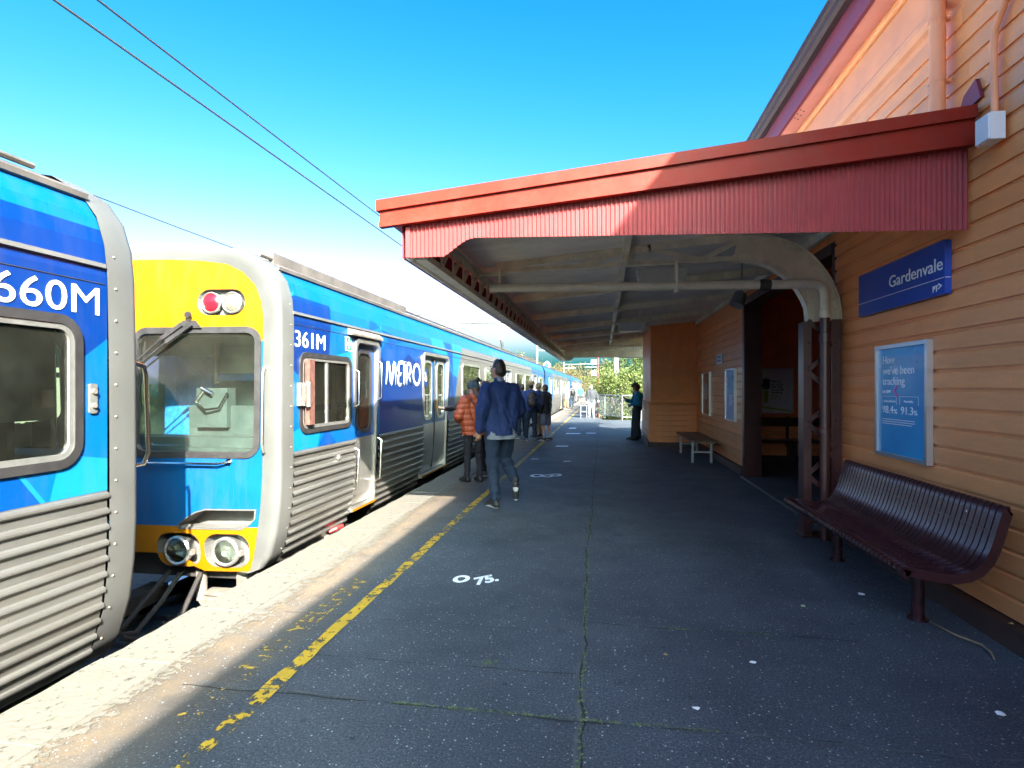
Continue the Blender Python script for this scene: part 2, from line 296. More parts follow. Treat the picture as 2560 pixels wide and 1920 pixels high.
class MB:
    def __init__(s): s.v = []; s.f = []; s.m = []; s.cur = 0
    def add(s, vs, fs):
        o = len(s.v); s.v += [tuple(p) for p in vs]; s.f += [tuple(i + o for i in f) for f in fs]; s.m += [s.cur] * len(fs); return s
    def box(s, x0, x1, y0, y1, z0, z1):
        if x0 > x1: x0, x1 = x1, x0
        if y0 > y1: y0, y1 = y1, y0
        if z0 > z1: z0, z1 = z1, z0
        v = [(x0, y0, z0), (x1, y0, z0), (x1, y1, z0), (x0, y1, z0), (x0, y0, z1), (x1, y0, z1), (x1, y1, z1), (x0, y1, z1)]
        return s.add(v, [(0, 3, 2, 1), (4, 5, 6, 7), (0, 1, 5, 4), (1, 2, 6, 5), (2, 3, 7, 6), (3, 0, 4, 7)])
    def bar(s, a, b, w, h, up=(0, 0, 1)):
        a = Vector(a); b = Vector(b); d = (b - a).normalized(); up = Vector(up)
        sx = d.cross(up)
        if sx.length < 1e-4: sx = d.cross(Vector((1, 0, 0)))
        sx.normalize(); uz = sx.cross(d).normalized()
        v = []
        for p in (a, b):
            for i, j in ((-1, -1), (1, -1), (1, 1), (-1, 1)): v.append(p + sx * (i * w / 2) + uz * (j * h / 2))
        return s.add(v, [(0, 1, 2, 3), (7, 6, 5, 4), (0, 4, 5, 1), (1, 5, 6, 2), (2, 6, 7, 3), (3, 7, 4, 0)])
    def tube(s, pts, r, n=10, cap=True):
        pts = [Vector(p) for p in pts]; rs = r if isinstance(r, (list, tuple)) else [r] * len(pts)
        V = []; F = []; prev = None
        for i, p in enumerate(pts):
            d = (pts[min(i + 1, len(pts) - 1)] - pts[max(i - 1, 0)]).normalized()
            if prev is None:
                t = Vector((0, 0, 1)) if abs(d.z) < .9 else Vector((1, 0, 0)); sx = d.cross(t).normalized()
            else:
                sx = (prev - d * prev.dot(d)).normalized()
            prev = sx; sy = d.cross(sx)
            for k in range(n):
                a = 2 * math.pi * k / n; V.append(p + (sx * math.cos(a) + sy * math.sin(a)) * rs[i])
        for i in range(len(pts) - 1):
            for k in range(n):
                k2 = (k + 1) % n; F.append((i * n + k, i * n + k2, (i + 1) * n + k2, (i + 1) * n + k))
        if cap: F.append(tuple(range(n - 1, -1, -1))); F.append(tuple((len(pts) - 1) * n + k for k in range(n)))
        return s.add(V, F)
    def prism(s, poly, axis, d0, d1):
        """poly: 2D ring; axis 'x' -> (y,z), 'y' -> (x,z), 'z' -> (x,y); extruded from d0 to d1 (ends fan-free ngons)"""
        def P(p, d): return (d, p[0], p[1]) if axis == 'x' else ((p[0], d, p[1]) if axis == 'y' else (p[0], p[1], d))
        n = len(poly); V = [P(p, d0) for p in poly] + [P(p, d1) for p in poly]
        F = [(i, (i + 1) % n, n + (i + 1) % n, n + i) for i in range(n)] + [tuple(range(n - 1, -1, -1)), tuple(range(n, 2 * n))]
        return s.add(V, F)
    def ring(s, lo, li, f0, f1):
        """a flat frame between outer loop lo and inner loop li (same count) with thickness: f0/f1 map 2D point -> 3D for back/front"""
        n = len(lo); V = [f1(*p) for p in lo] + [f1(*p) for p in li] + [f0(*p) for p in lo] + [f0(*p) for p in li]; F = []
        for i in range(n):
            j = (i + 1) % n
            F += [(i, j, n + j, n + i), (2 * n + i, 3 * n + i, 3 * n + j, 2 * n + j), (i, 2 * n + i, 2 * n + j, j), (n + i, n + j, 3 * n + j, 3 * n + i)]
        return s.add(V, F)
    def fan(s, loop, f):
        n = len(loop); c = (sum(p[0] for p in loop) / n, sum(p[1] for p in loop) / n)
        return s.add([f(*p) for p in loop] + [f(*c)], [(i, (i + 1) % n, n) for i in range(n)])
    def sphere(s, c, rx, ry=None, rz=None, nu=12, nv=8, half=None):
        ry = ry or rx; rz = rz or rx; V = []; F = []
        for j in range(nv + 1):
            t = math.pi * j / nv
            for i in range(nu):
                a = 2 * math.pi * i / nu; V.append((c[0] + rx * math.sin(t) * math.cos(a), c[1] + ry * math.sin(t) * math.sin(a), c[2] + rz * math.cos(t)))
        for j in range(nv):
            for i in range(nu):
                i2 = (i + 1) % nu; F.append((j * nu + i, (j + 1) * nu + i, (j + 1) * nu + i2, j * nu + i2))
        return s.add(V, F)
    def lathe(s, prof, c, axis, n=20):
        """prof: (radius, along) list; around axis vector from c"""
        ax = Vector(axis).normalized(); t = Vector((0, 0, 1)) if abs(ax.z) < .9 else Vector((1, 0, 0)); sx = ax.cross(t).normalized(); sy = ax.cross(sx); V = []; F = []
        for r, h in prof:
            for k in range(n):
                a = 2 * math.pi * k / n; V.append(Vector(c) + ax * h + (sx * math.cos(a) + sy * math.sin(a)) * r)
        for i in range(len(prof) - 1):
            for k in range(n):
                k2 = (k + 1) % n; F.append((i * n + k, i * n + k2, (i + 1) * n + k2, (i + 1) * n + k))
        return s.add(V, F)
    def mesh(s, name, mats, smooth=False, shift=None):
        me = bpy.data.meshes.new(name)
        v = s.v if shift is None else [(p[0] - shift[0], p[1] - shift[1], p[2] - shift[2]) for p in s.v]
        me.from_pydata(v, [], s.f)
        for m in (mats if isinstance(mats, (list, tuple)) else [mats]): me.materials.append(M[m] if isinstance(m, str) else m)
        if len(me.materials) > 1: me.polygons.foreach_set('material_index', s.m)
        if smooth is True: me.polygons.foreach_set('use_smooth', [True] * len(me.polygons))
        me.update()
        bm = bmesh.new(); bm.from_mesh(me); bmesh.ops.recalc_face_normals(bm, faces=bm.faces); bm.to_mesh(me); bm.free()
        if smooth == 'auto':
            me.polygons.foreach_set('use_smooth', [True] * len(me.polygons)); me.set_sharp_from_angle(angle=R(38))
        return me
    def build(s, name, mats, parent=None, smooth=False, origin=None):
        """vertices are world coordinates; the object's origin sits at its parent's base (or origin)"""
        sh = Vector(origin) if origin is not None else (wloc(parent) if parent else Vector((0, 0, 0)))
        me = s.mesh(name, mats, smooth, sh)
        o = link(name, me, parent)
        if origin is not None: o.location = Vector(origin) - (wloc(parent) if parent else Vector((0, 0, 0)))
        return o

def rrect(a0, a1, b0, b1, r, n=5):
    P = []
    for cx, cy, s in ((a1 - r, b0 + r, -90), (a1 - r, b1 - r, 0), (a0 + r, b1 - r, 90), (a0 + r, b0 + r, 180)):
        for i in range(n + 1):
            t = R(s + 90 * i / n); P.append((cx + r * math.cos(t), cy + r * math.sin(t)))
    return P
def inset(r, d): a0, a1, b0, b1, rr = r; return (a0 + d, a1 - d, b0 + d, b1 - d, max(.01, rr - d))

def sheet(outer, holes, cuts_b=(), polys=(), fmap=None, cuts_a=()):
    """2D sheet with holes -> bmesh mapped to 3D by fmap(a,b). polys: [(ring, material index)] are cut into the sheet."""
    bm = bmesh.new()
    for lp in [outer] + list(holes):
        vs = [bm.verts.new((p[0], p[1], 0)) for p in lp]
        for i in range(len(vs)): bm.edges.new((vs[i], vs[(i + 1) % len(vs)]))
    bmesh.ops.triangle_fill(bm, use_beauty=True, edges=bm.edges[:])
    def cut(co, no, faces=None):
        fs = bm.faces[:] if faces is None else faces
        g = fs + list({e for f in fs for e in f.edges}) + list({v for f in fs for v in f.verts})
        bmesh.ops.bisect_plane(bm, geom=g, plane_co=co, plane_no=no, dist=1e-5)
    for b in cuts_b: cut((0, b, 0), (0, 1, 0))
    for a in cuts_a: cut((a, 0, 0), (1, 0, 0))
    for ring, mi in polys:
        amin = min(p[0] for p in ring); amax = max(p[0] for p in ring)
        for i in range(len(ring)):
            p, q = ring[i], ring[(i + 1) % len(ring)]
            fs = [f for f in bm.faces if max(v.co.x for v in f.verts) > amin and min(v.co.x for v in f.verts) < amax]
            if fs: cut((p[0], p[1], 0), (-(q[1] - p[1]), q[0] - p[0], 0), fs)
    def inside(x, y, ring):
        c = False; n = len(ring)
        for i in range(n):
            x0, y0 = ring[i]; x1, y1 = ring[(i + 1) % n]
            if (y0 > y) != (y1 > y) and x < (x1 - x0) * (y - y0) / (y1 - y0) + x0: c = not c
        return c
    for f in bm.faces:
        c = f.calc_center_median()
        for ring, mi in polys:
            if inside(c.x, c.y, ring): f.material_index = mi
    if fmap:
        for v in bm.verts: v.co = Vector(fmap(v.co.x, v.co.y))
    return bm
def bmobj(name, bm, mats, parent=None, smooth=False):
    sh = wloc(parent) if parent else Vector((0, 0, 0))
    for v in bm.verts: v.co -= sh
    me = bpy.data.meshes.new(name); bm.to_mesh(me); bm.free()
    for m in mats: me.materials.append(M[m])
    if smooth: me.polygons.foreach_set('use_smooth', [True] * len(me.polygons)); me.set_sharp_from_angle(angle=R(30))
    return link(name, me, parent)

def text_mesh(name, body, size, mats, parent, fmap, bold=0.0, align='LEFT', ext=.0015, squeeze=1.0, spacing=1.0, width=None):
    """flat lettering; fmap(a, b, d): a along the line, b up, d out of the surface"""
    cu = bpy.data.curves.new(name, 'FONT'); cu.body = body; cu.size = size; cu.align_x = align; cu.extrude = ext; cu.offset = bold; cu.resolution_u = 4; cu.space_character = spacing
    o = bpy.data.objects.new(name, cu); COL.objects.link(o)
    dg = bpy.context.evaluated_depsgraph_get(); me = bpy.data.meshes.new_from_object(o.evaluated_get(dg)); me.name = name
    bpy.data.objects.remove(o); bpy.data.curves.remove(cu)
    if width: xs_ = [v.co.x for v in me.vertices]; squeeze = width / (max(xs_) - min(xs_))
    sh = wloc(parent) if parent else Vector((0, 0, 0))
    for v in me.vertices: v.co = Vector(fmap(v.co.x * squeeze, v.co.y, v.co.z)) - sh
    me.materials.clear(); me.materials.append(M[mats]); me.update()
    return link(name, me, parent)
# ================================================================ the setting
def top_poly(name, pts, z0, z1, m, parent=None):
    b = MB(); b.prism(pts, 'z', z0, z1); return b.build(name, m, parent)
g = MB(); g.add([(-400, -200, -1.12), (400, -200, -1.12), (400, 900, -1.12), (-400, 900, -1.12)], [(0, 1, 2, 3)])
tag(g.build('ground', 'earth'), kind='structure')
g = MB(); g.add([(-11, -60, -1.05), (-2.6, -60, -1.05), (-2.6, 300, -1.05), (-11, 300, -1.05)], [(0, 1, 2, 3)])
tag(g.build('track_bed', 'ballast'), kind='structure')
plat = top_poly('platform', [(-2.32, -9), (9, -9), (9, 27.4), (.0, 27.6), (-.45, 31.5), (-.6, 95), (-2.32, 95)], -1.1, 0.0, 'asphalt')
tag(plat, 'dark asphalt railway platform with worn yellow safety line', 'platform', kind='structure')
b = MB(); b.box(-2.70, -2.325, -9, 95, -1.1, -.09); b.build('platform_wall', 'brickwall', plat)
# coping stones along the edge
cm = []
for k in range(5):
    L = .74; b = MB(); x0, x1 = -.215, .205
    V = []; F = []
    n = 7
    for i in range(n):
        y = -L / 2 + .006 + (L - .012) * i / (n - 1); e = random.uniform(-.012, .012); c = random.uniform(.006, .016)
        V += [(x0 + e, y, -.10), (x0 + e, y, -c), (x0 + e + c, y, random.uniform(-.002, .002)), (x1, y, 0), (x1, y, -.10)]
    for i in range(n - 1):
        for j in range(4): F.append((i * 5 + j, i * 5 + j + 1, (i + 1) * 5 + j + 1, (i + 1) * 5 + j))
    F += [tuple(range(5)), tuple((n - 1) * 5 + j for j in range(5))]
    b.add(V, F); cm.append(b.mesh('coping_stone', 'coping'))
y = -2.0
while y < 90:
    o = link('coping_stone', random.choice(cm), plat, (-2.535, y, random.uniform(.0, .005))); y += .742
b = MB(); b.add([(-2.32, -3, .0055), (-1.98, -3, .0055), (-1.98, 90, .0055), (-2.32, 90, .0055)], [(0, 1, 2, 3)]); b.build('white_edge_paint', 'whitepaint', plat)
b = MB(); V = []; F = []
yy = np.arange(1.2, 90, .12)
for i, y in enumerate(yy):
    V += [(-1.680 + random.uniform(-.008, .008), y, .0045), (-1.597 + random.uniform(-.008, .008), y, .0045)]
    if i: F.append((2 * i - 2, 2 * i - 1, 2 * i + 1, 2 * i))
b.add(V, F); b.build('yellow_line', 'yellow', plat)
text_mesh('painted_words', 'BEHIND YELLOW', .20, 'yellowtext', plat, lambda a, b_, d: (-1.80 - b_ * .95, 2.28 + a, .004 + max(d, 0) * .2), squeeze=1.30)
def onfloor(px, py, ang, z=.0045, sy=1.6):
    c, s = math.cos(R(ang)), math.sin(R(ang)); return lambda a, b_, d: (px + a * c - b_ * s, py + (a * s + b_ * c) * sy, z + max(d, 0) * .2)
def flat_ring(cx, cy, r0, r1, sy, parent, nm, m):
    b = MB(); n = 24; V = []; F = []
    for i in range(n):
        a = 2 * math.pi * i / n; ra = r0 * (1 + .08 * math.sin(3 * a)); rb = r1 * (1 + .06 * math.sin(2 * a + 1))
        V += [(cx + ra * math.cos(a), cy + sy * ra * math.sin(a), .0045), (cx + rb * math.cos(a), cy + sy * rb * math.sin(a), .0045)]
        j = (i + 1) % n; F.append((2 * i, 2 * i + 1, 2 * j + 1, 2 * j))
    b.add(V, F); return b.build(nm, m, parent)
flat_ring(-1.095, 4.42, .03, .062, 1.5, plat, 'painted_ring', 'spray')
text_mesh('painted_number', '75.', .15, 'spray', plat, onfloor(-.955, 4.30, 28), bold=.007, spacing=.98)
flat_ring(-1.11, 9.83, .06, .11, 1.6, plat, 'painted_ring', 'spray'); flat_ring(-.93, 9.83, .05, .10, 1.6, plat, 'painted_ring', 'spray'); flat_ring(-.80, 9.95, .05, .10, 1.6, plat, 'painted_ring', 'spray')
for (x0, x1, y0, y1) in ((-1.50, -1.36, 12.05, 12.2), (-.80, -.66, 11.78, 11.92), (-1.2, -.9, 14.75, 15.05), (-1.2, -.75, 18.9, 19.3), (-.55, -.25, 19.2, 19.5), (-1.25, -1.0, 21.4, 21.9)):
    b = MB(); b.add([(x0, y0, .0045), (x1, y0 + .05, .0045), (x1 + .03, y1, .0045), (x0 + .02, y1 - .03, .0045)], [(0, 1, 2, 3)]); b.build('chalk_mark', 'spray', plat)
# cracks
def crack(pts, wd, m, nm='crack', z=.0042, amp=.012, step=.05):
    P = []
    for (x0, y0), (x1, y1) in zip(pts[:-1], pts[1:]):
        n = max(2, int(math.hypot(x1 - x0, y1 - y0) / step))
        for i in range(n): P.append((x0 + (x1 - x0) * i / n, y0 + (y1 - y0) * i / n))
    P.append(pts[-1]); V = []; F = []; dx, dy = pts[-1][0] - pts[0][0], pts[-1][1] - pts[0][1]; L = math.hypot(dx, dy); nx, ny = -dy / L, dx / L
    for i, (x, y) in enumerate(P):
        o = amp * (mnoise.noise((x * 3.1, y * 3.1, 1.7)) * 2 + mnoise.noise((x * 11, y * 11, 4)) * .8); ww = wd * max(.15, .55 + mnoise.noise((x * 7, y * 7, 9)) * 1.2)
        V += [(x + nx * (o - ww), y + ny * (o - ww), z), (x + nx * (o + ww), y + ny * (o + ww), z)]
        if i: F.append((2 * i - 2, 2 * i - 1, 2 * i + 1, 2 * i))
    b = MB(); b.add(V, F); return b.build(nm, m, plat), P
_, CP = crack([(-.085, 1.7), (-.10, 3), (-.13, 5.2), (-.14, 9), (-.16, 28)], .0075, 'crack', amp=.016)
crack([(-.115, 1.7), (-.12, 4.2)], .011, 'crackpale', z=.0030)
crack([(-2.1, 2.63), (-.1, 2.62), (1.0, 2.63)], .005, 'crack'); crack([(.4, 2.63), (2.2, 2.60)], .006, 'crackpale', z=.0048); crack([(-2.05, 2.66), (-1.0, 2.64)], .005, 'crackpale', z=.0048)
crack([(-.1, 3.72), (1.5, 3.70)], .004, 'crack'); crack([(-1.95, 3.05), (-.1, 3.03)], .0035, 'crack'); crack([(-2.1, 3.6), (-.5, 3.55)], .003, 'crack'); crack([(-1.6, 6.3), (-.2, 6.1)], .004, 'crack')
crack([(-2.25, 2.0), (-1.2, 2.02), (-.2, 1.9)], .003, 'crackpale')
# moss tufts in the cracks
b = MB(); random.seed(3)
def tuft(x, y, s):
    for k in range(5):
        a = random.uniform(0, 6.28); h = random.uniform(.3, 1) * s; dx, dy = math.cos(a), math.sin(a)
        b.add([(x, y, .003), (x + dx * s * .8 - dy * s * .3, y + dy * s * .8 + dx * s * .3, .003 + h * .5), (x + dx * s * 1.2, y + dy * s * 1.2, .004 + h * .3), (x + dx * s * .8 + dy * s * .3, y + dy * s * .8 - dx * s * .3, .003 + h * .4)], [(0, 1, 2, 3)])
for x, y in CP[:110]:
    if mnoise.noise((x, y * 1.7, 3)) > -.15:
        for k in range(5): tuft(x + random.gauss(0, .008), y + random.uniform(-.03, .03), random.uniform(.004, .011))
for i in range(230):
    t = random.random(); x = -1.0 + t * 1.5
    if mnoise.noise((x * 2.3, 5, 3)) > -.2: tuft(x, 2.63 + random.gauss(0, .006), random.uniform(.003, .010))
for i in range(120): tuft(random.choice((random.uniform(.15, 1.1), random.gauss(.95, .04), random.gauss(.5, .05))), 3.71 + random.gauss(0, .008), random.uniform(.003, .008))
for i in range(60): tuft(random.uniform(-2.6, -2.2), random.uniform(1.5, 9), random.uniform(.004, .010))
for i in range(50): tuft(random.gauss(-.62, .03), 3.10 + random.gauss(0, .02), random.uniform(.003, .008))
tag(b.build('moss', 'moss'), 'green moss growing along the platform cracks', 'moss', kind='stuff')

# tracks
for k, xc in enumerate((-4.37, -8.6)):
    for s in (-1, 1):
        b = MB(); X = xc + s * .80
        b.prism([(X - .07, -1.0), (X + .07, -1.0), (X + .012, -.975), (X + .012, -.90), (X + .036, -.89), (X + .036, -.86), (X - .036, -.86), (X - .036, -.89), (X - .012, -.90), (X - .012, -.975)], 'y', -30, 200)
        tag(b.build('rail', 'rail'), kind='structure')
    b = MB()
    for i in range(90): b.box(xc - 1.3, xc + 1.3, -12 + i * .68, -12 + i * .68 + .24, -1.12, -.995)
    tag(b.build('sleepers', 'sleeper'), 'sleepers under the track rails', 'sleepers', kind='stuff')

# ================================================================ station building
BW = empty('station_building', (2.4, 6, 0), 'orange weatherboard station building with brown plinth and projecting bay', 'building')
PROF = [(-.02, 0), (.016, 0), (.016, .104), (.009, .110), (.003, .116), (.003, .1345), (-.02, .1345)]
def board_mesh(L, m, facing, h=1.0):
    b = MB()
    if facing == '-x': b.prism([(-d, z * h) for d, z in PROF], 'y', 0, L)
    else: b.prism([(-d, z * h) for d, z in PROF], 'x', 0, L)
    return b.mesh('weatherboard', m)
def boards_y(X, y0, y1, z0, n, m, split=None):
    cache = {}
    for i in range(n):
        segs = [(y0, y1)]
        if split and i % 3 == split[2]:
            s = random.uniform(*split[:2]); segs = [(y0, s - .001), (s + .001, y1)]
        for a, c in segs:
            k = round(c - a, 4)
            if k not in cache: cache[k] = board_mesh(c - a, m, '-x')
            link('weatherboard', cache[k], BW, Vector((X + random.uniform(-.0015, .0015), a, z0 + i * .135)) - BW.location)
boards_y(2.385, -7.5, 6.42, .15, 29, 'orange', (3.0, 6.0, 1))
boards_y(2.385, 10.40, 15.2, .15, 23, 'orange', (11, 14, 2))
def part(nm, m, fn, smooth=False, parent=BW):
    b = MB(); fn(b); return b.build(nm, m, parent, smooth)
part('wall', 'orangeflat', lambda b: (b.box(2.41, 2.58, -7.5, 6.42, 0, 4.75)))
part('wall', 'orangeflat', lambda b: (b.box(2.41, 2.58, 10.40, 15.25, 0, 3.3), b.box(2.41, 2.58, 6.42, 10.40, 3.02, 4.75), b.box(2.41, 2.58, 10.40, 15.25, 3.3, 4.75)))
part('plinth', 'plinth', lambda b: (b.prism([(2.40, 0), (2.30, 0), (2.31, .125), (2.40, .145)], 'y', -7.5, 6.42)))
part('plinth', 'plinth', lambda b: (b.prism([(2.40, 0), (2.33, 0), (2.34, .125), (2.40, .145)], 'y', 10.40, 15.18)))
part('corner_board', 'brown', lambda b: b.box(2.37, 2.60, 6.422, 6.50, 0, 3.02))
part('door_post', 'brown', lambda b: b.box(2.36, 2.64, 10.27, 10.395, 0, 3.02))
part('lintel', 'brown', lambda b: b.box(2.365, 2.62, 6.50, 10.27, 2.9, 3.018))
part('threshold', 'galv', lambda b: b.box(2.28, 2.33, 6.50, 10.27, 0, .008))
# eave
part('frieze_board', 'pinkboard', lambda b: b.box(2.362, 2.41, -7.5, 12, 4.335, 4.54))
part('cornice_moulding', 'pinkboard', lambda b: b.prism([(2.41, 4.06), (2.385, 4.07), (2.375, 4.10), (2.345, 4.12), (2.325, 4.16), (2.325, 4.20), (2.35, 4.24), (2.352, 4.335), (2.41, 4.335)], 'y', -7.5, 12))
part('eave_roll', 'orangeflat', lambda b: b.tube([(2.372, -7.5, 4.595), (2.372, 12, 4.595)], .048, 14), 'auto')
sof = part('soffit', 'soffit', lambda b: b.box(2.20, 2.42, -7.5, 12, 4.68, 4.70))
b = MB()
for i in range(3):
    for j in range(2): b.lathe([(.0001, 0), (.011, 0), (.011, .004)], (2.235 + j * .045, 7.05 + i * .10 + j * .04, 4.678), (0, 0, 1), 12)
b.build('vent_holes', 'rubber', sof)['kind'] = 'stuff'
part('fascia', 'maroon', lambda b: b.box(2.165, 2.20, -7.5, 12, 4.665, 4.93))
part('gutter', 'gutter', lambda b: (b.prism([(2.165, 4.90), (2.10, 4.895), (2.065, 4.92), (2.055, 4.96), (2.035, 4.985), (2.035, 5.03), (2.025, 5.035), (2.03, 5.045), (2.05, 5.04), (2.05, 4.99), (2.075, 4.965), (2.085, 4.93), (2.11, 4.912), (2.165, 4.915)], 'y', -7.5, 12)))
part('roof', 'gutter', lambda b: b.prism([(2.04, 5.05), (6.6, 7.3), (11, 5.05), (11, 4.98), (6.6, 7.2), (2.16, 4.985)], 'y', -7.6, 12.1))
part('end_wall', 'orangeflat', lambda b: (b.box(2.6, 10.8, 11.9, 12.0, 3.3, 5.0), b.box(10.7, 10.8, -7.5, 12, 0, 5), b.box(2.6, 10.7, -7.5, -7.4, 0, 5)))
dp = part('downpipe', 'pinkboard', lambda b: b.tube([(2.29, 4.42, 3.28), (2.29, 4.42, 4.66)], .050, 16), 'auto')
b = MB()
for z in (3.62, 4.05): b.lathe([(.054, -.012), (.054, .012)], (2.29, 4.42, z), (0, 0, 1), 16); b.box(2.33, 2.37, 4.40, 4.44, z - .01, z + .01)
b.build('pipe_clip', 'pinkboard', dp)
cd = part('conduit', 'pinkboard', lambda b: b.tube([(2.335, 3.90, 3.13), (2.335, 3.91, 3.55), (2.335, 3.90, 3.66), (2.335, 3.80, 3.78), (2.335, 3.55, 3.95)], .021, 10), 'auto')
jb = part('junction_box', 'white', lambda b: b.box(2.265, 2.345, 3.82, 3.95, 2.975, 3.135))
b = MB(); b.box(2.255, 2.2645, 3.825, 3.945, 2.98, 3.13)
for y, z in ((3.835, 2.99), (3.935, 2.99), (3.835, 3.12), (3.935, 3.12)): b.lathe([(.0001, 0), (.004, 0), (.004, .01)], (2.254, y, z), (1, 0, 0), 8)
b.build('box_lid', 'white', jb)
part('flashing', 'maroon', lambda b: b.prism([(4.05, 3.33), (4.30, 3.30), (4.22, 3.42), (4.10, 3.47)], 'x', 2.345, 2.368))
# bay
bay_b1 = board_mesh(1.0, 'orange', '-y')
for i in range(7):
    o = link('weatherboard', bay_b1, BW, Vector((1.32, 15.185, .16 + i * .132)) - BW.location)
bb = board_mesh(2.7, 'orange', '-x')
for i in range(7): link('weatherboard', bb, BW, Vector((1.185, 15.30, .16 + i * .132)) - BW.location)
part('bay_panel', 'orangeflat', lambda b: (b.box(1.22, 2.385, 15.21, 15.3, 0, 3.2)))
part('bay_side', 'orangeflat', lambda b: (b.box(1.21, 1.30, 15.3, 18.05, 0, 3.2), b.box(1.3, 2.6, 17.95, 18.05, 0, 3.2)))
part('dado_cap', 'orangeflat', lambda b: (b.prism([(15.20, 1.085), (15.15, 1.095), (15.135, 1.12), (15.135, 1.135), (15.20, 1.145)], 'x', 1.14, 2.37)))
part('dado_cap', 'pinkboard', lambda b: (b.prism([(1.20, 1.085), (1.15, 1.095), (1.135, 1.12), (1.135, 1.135), (1.20, 1.145)], 'y', 15.13, 18.0)))
part('corner_board', 'orangeflat', lambda b: (b.box(1.19, 1.32, 15.165, 15.205, .15, 1.085), b.box(1.165, 1.21, 15.205, 15.30, .15, 1.085)))
part('bottom_rail', 'orangeflat', lambda b: (b.box(1.32, 2.37, 15.168, 15.205, .12, .20)))
part('plinth', 'plinth', lambda b: (b.box(1.15, 2.33, 15.12, 15.17, 0, .12), b.box(1.13, 1.17, 15.12, 18.05, 0, .12)))
# waiting room
part('room_wall', 'interior', lambda b: (b.box(2.58, 6.3, 12.6, 12.7, 0, 3.3), b.box(6.3, 6.4, 6.3, 12.7, 0, 3.3), b.box(2.60, 6.3, 6.36, 6.44, 0, 3.3)))
part('room_ceiling', 'interior', lambda b: b.box(2.58, 6.4, 6.4, 12.7, 3.3, 3.35))
rb = board_mesh(3.6, 'orange', '-y')
for i in range(5): link('weatherboard', rb, BW, Vector((2.62, 12.58, .12 + i * .135)) - BW.location)
part('room_skirting', 'plinth', lambda b: b.box(2.6, 6.3, 12.54, 12.6, 0, .12))

# ================================================================ platform canopy
CN = empty('platform_canopy', (0, 6.3, 0), 'red fronted platform canopy on cream steel trusses over the platform', 'canopy')
def cpart(nm, m, fn, smooth=False, parent=None):
    b = MB(); fn(b); return b.build(nm, m, parent or CN, smooth)
ftop = lambda X: 2.895 + .1015 * (X + 1.62)
fbot = lambda X: 2.695 + .0895 * (X + 1.62)
rz = lambda X: 2.862 + .090 * (X + 1.3)
Y0, Y1 = 4.16, 20.9
def sloped(b, xa, xb, ya, yb, d0, d1, fn=ftop, fn0=None):
    v = [(x, y, (f_ or fn)(x) + d) for x in (xa, xb) for y in (ya, yb) for d, f_ in ((d0, fn0), (d1, None))]
    b.add(v, [(0, 1, 3, 2), (4, 6, 7, 5), (0, 4, 5, 1), (2, 3, 7, 6), (0, 2, 6, 4), (1, 5, 7, 3)])
cpart('barge_capping', 'red', lambda b: sloped(b, -1.66, 2.345, 4.075, 4.20, -.080, 0))
cpart('barge_board', 'red', lambda b: sloped(b, -1.64, 2.345, 4.10, 4.14, .0365, -.0805, ftop, fbot))
cpart('barge_bead', 'red', lambda b: sloped(b, -1.64, 2.345, 4.085, 4.145, 0, .036, fbot))
# corrugated valance, tail curved at the track end
def vbot(x):
    if x < -1.17: return 2.475
    if x < -.92:
        t = (x + 1.17) / .25; return 2.475 + (2.605 - 2.475) * (1 - math.cos(t * math.pi / 2)) ** .0 * math.sin(t * math.pi / 2) ** 1.3
    return 2.605 - .025 * (x + .92)
def valance(y, nm, m, xa=-1.42, xb=2.34, flip=1, pitch=.031, amp=.0065):
    n = int((xb - xa) / pitch * 6); V = []; F = []
    for i in range(n + 1):
        x = xa + (xb - xa) * i / n; yy = y + amp * math.sin(2 * math.pi * i / 6); zt = fbot(x) + .012; zb = vbot(x)
        V += [(x, yy, zt), (x, yy, zb)]
        if i: F.append((2 * i - 2, 2 * i - 1, 2 * i + 1, 2 * i))
    b = MB(); b.add(V, F); return b.build(nm, m, CN, 'auto')
valance(4.16, 'valance', 'redsheet')
cpart('valance_end_strip', 'redsheet', lambda b: b.box(-1.455, -1.42, 4.145, 4.175, 2.475, 2.70))
# roof sheet
n = int((Y1 - Y0) / .076 * 6); V = []; F = []
for i in range(n + 1):
    yy = Y0 + .03 + (Y1 - Y0 - .05) * i / n; dz = .010 * math.sin(2 * math.pi * i / 6)
    V += [(-1.57, yy, rz(-1.57) + dz), (2.40, yy, rz(2.40) + dz)]
    if i: F.append((2 * i - 2, 2 * i - 1, 2 * i + 1, 2 * i))
b = MB(); b.add(V, F); b.build('roof_sheet', 'soffitsheet', CN, 'auto')
# rafters
for yr in (8.4, 10.6, 12.8, 15.0, 17.0, 19.3):
    def raf(b):
        for (dy, w_, da, dz) in ((0, .012, -.115, -.012), (0, .075, -.12, -.108), (0, .075, -.024, -.013)):
            sloped(b, -1.30, 2.30 if yr < 15 or yr > 18 else 1.15, yr - w_ / 2, yr + w_ / 2, da, dz, rz)
    cpart('rafter', 'cream', raf)
cpart('longitudinal_angle', 'cream', lambda b: (b.box(.20, .212, 4.3, 20.7, rz(.2) - .09, rz(.2) - .02), b.box(.212, .27, 4.3, 20.7, rz(.2) - .09, rz(.2) - .08)))
cpart('wall_plate', 'cream', lambda b: (b.box(2.30, 2.355, 4.3, 15.1, rz(2.33) - .10, rz(2.33) - .016)))
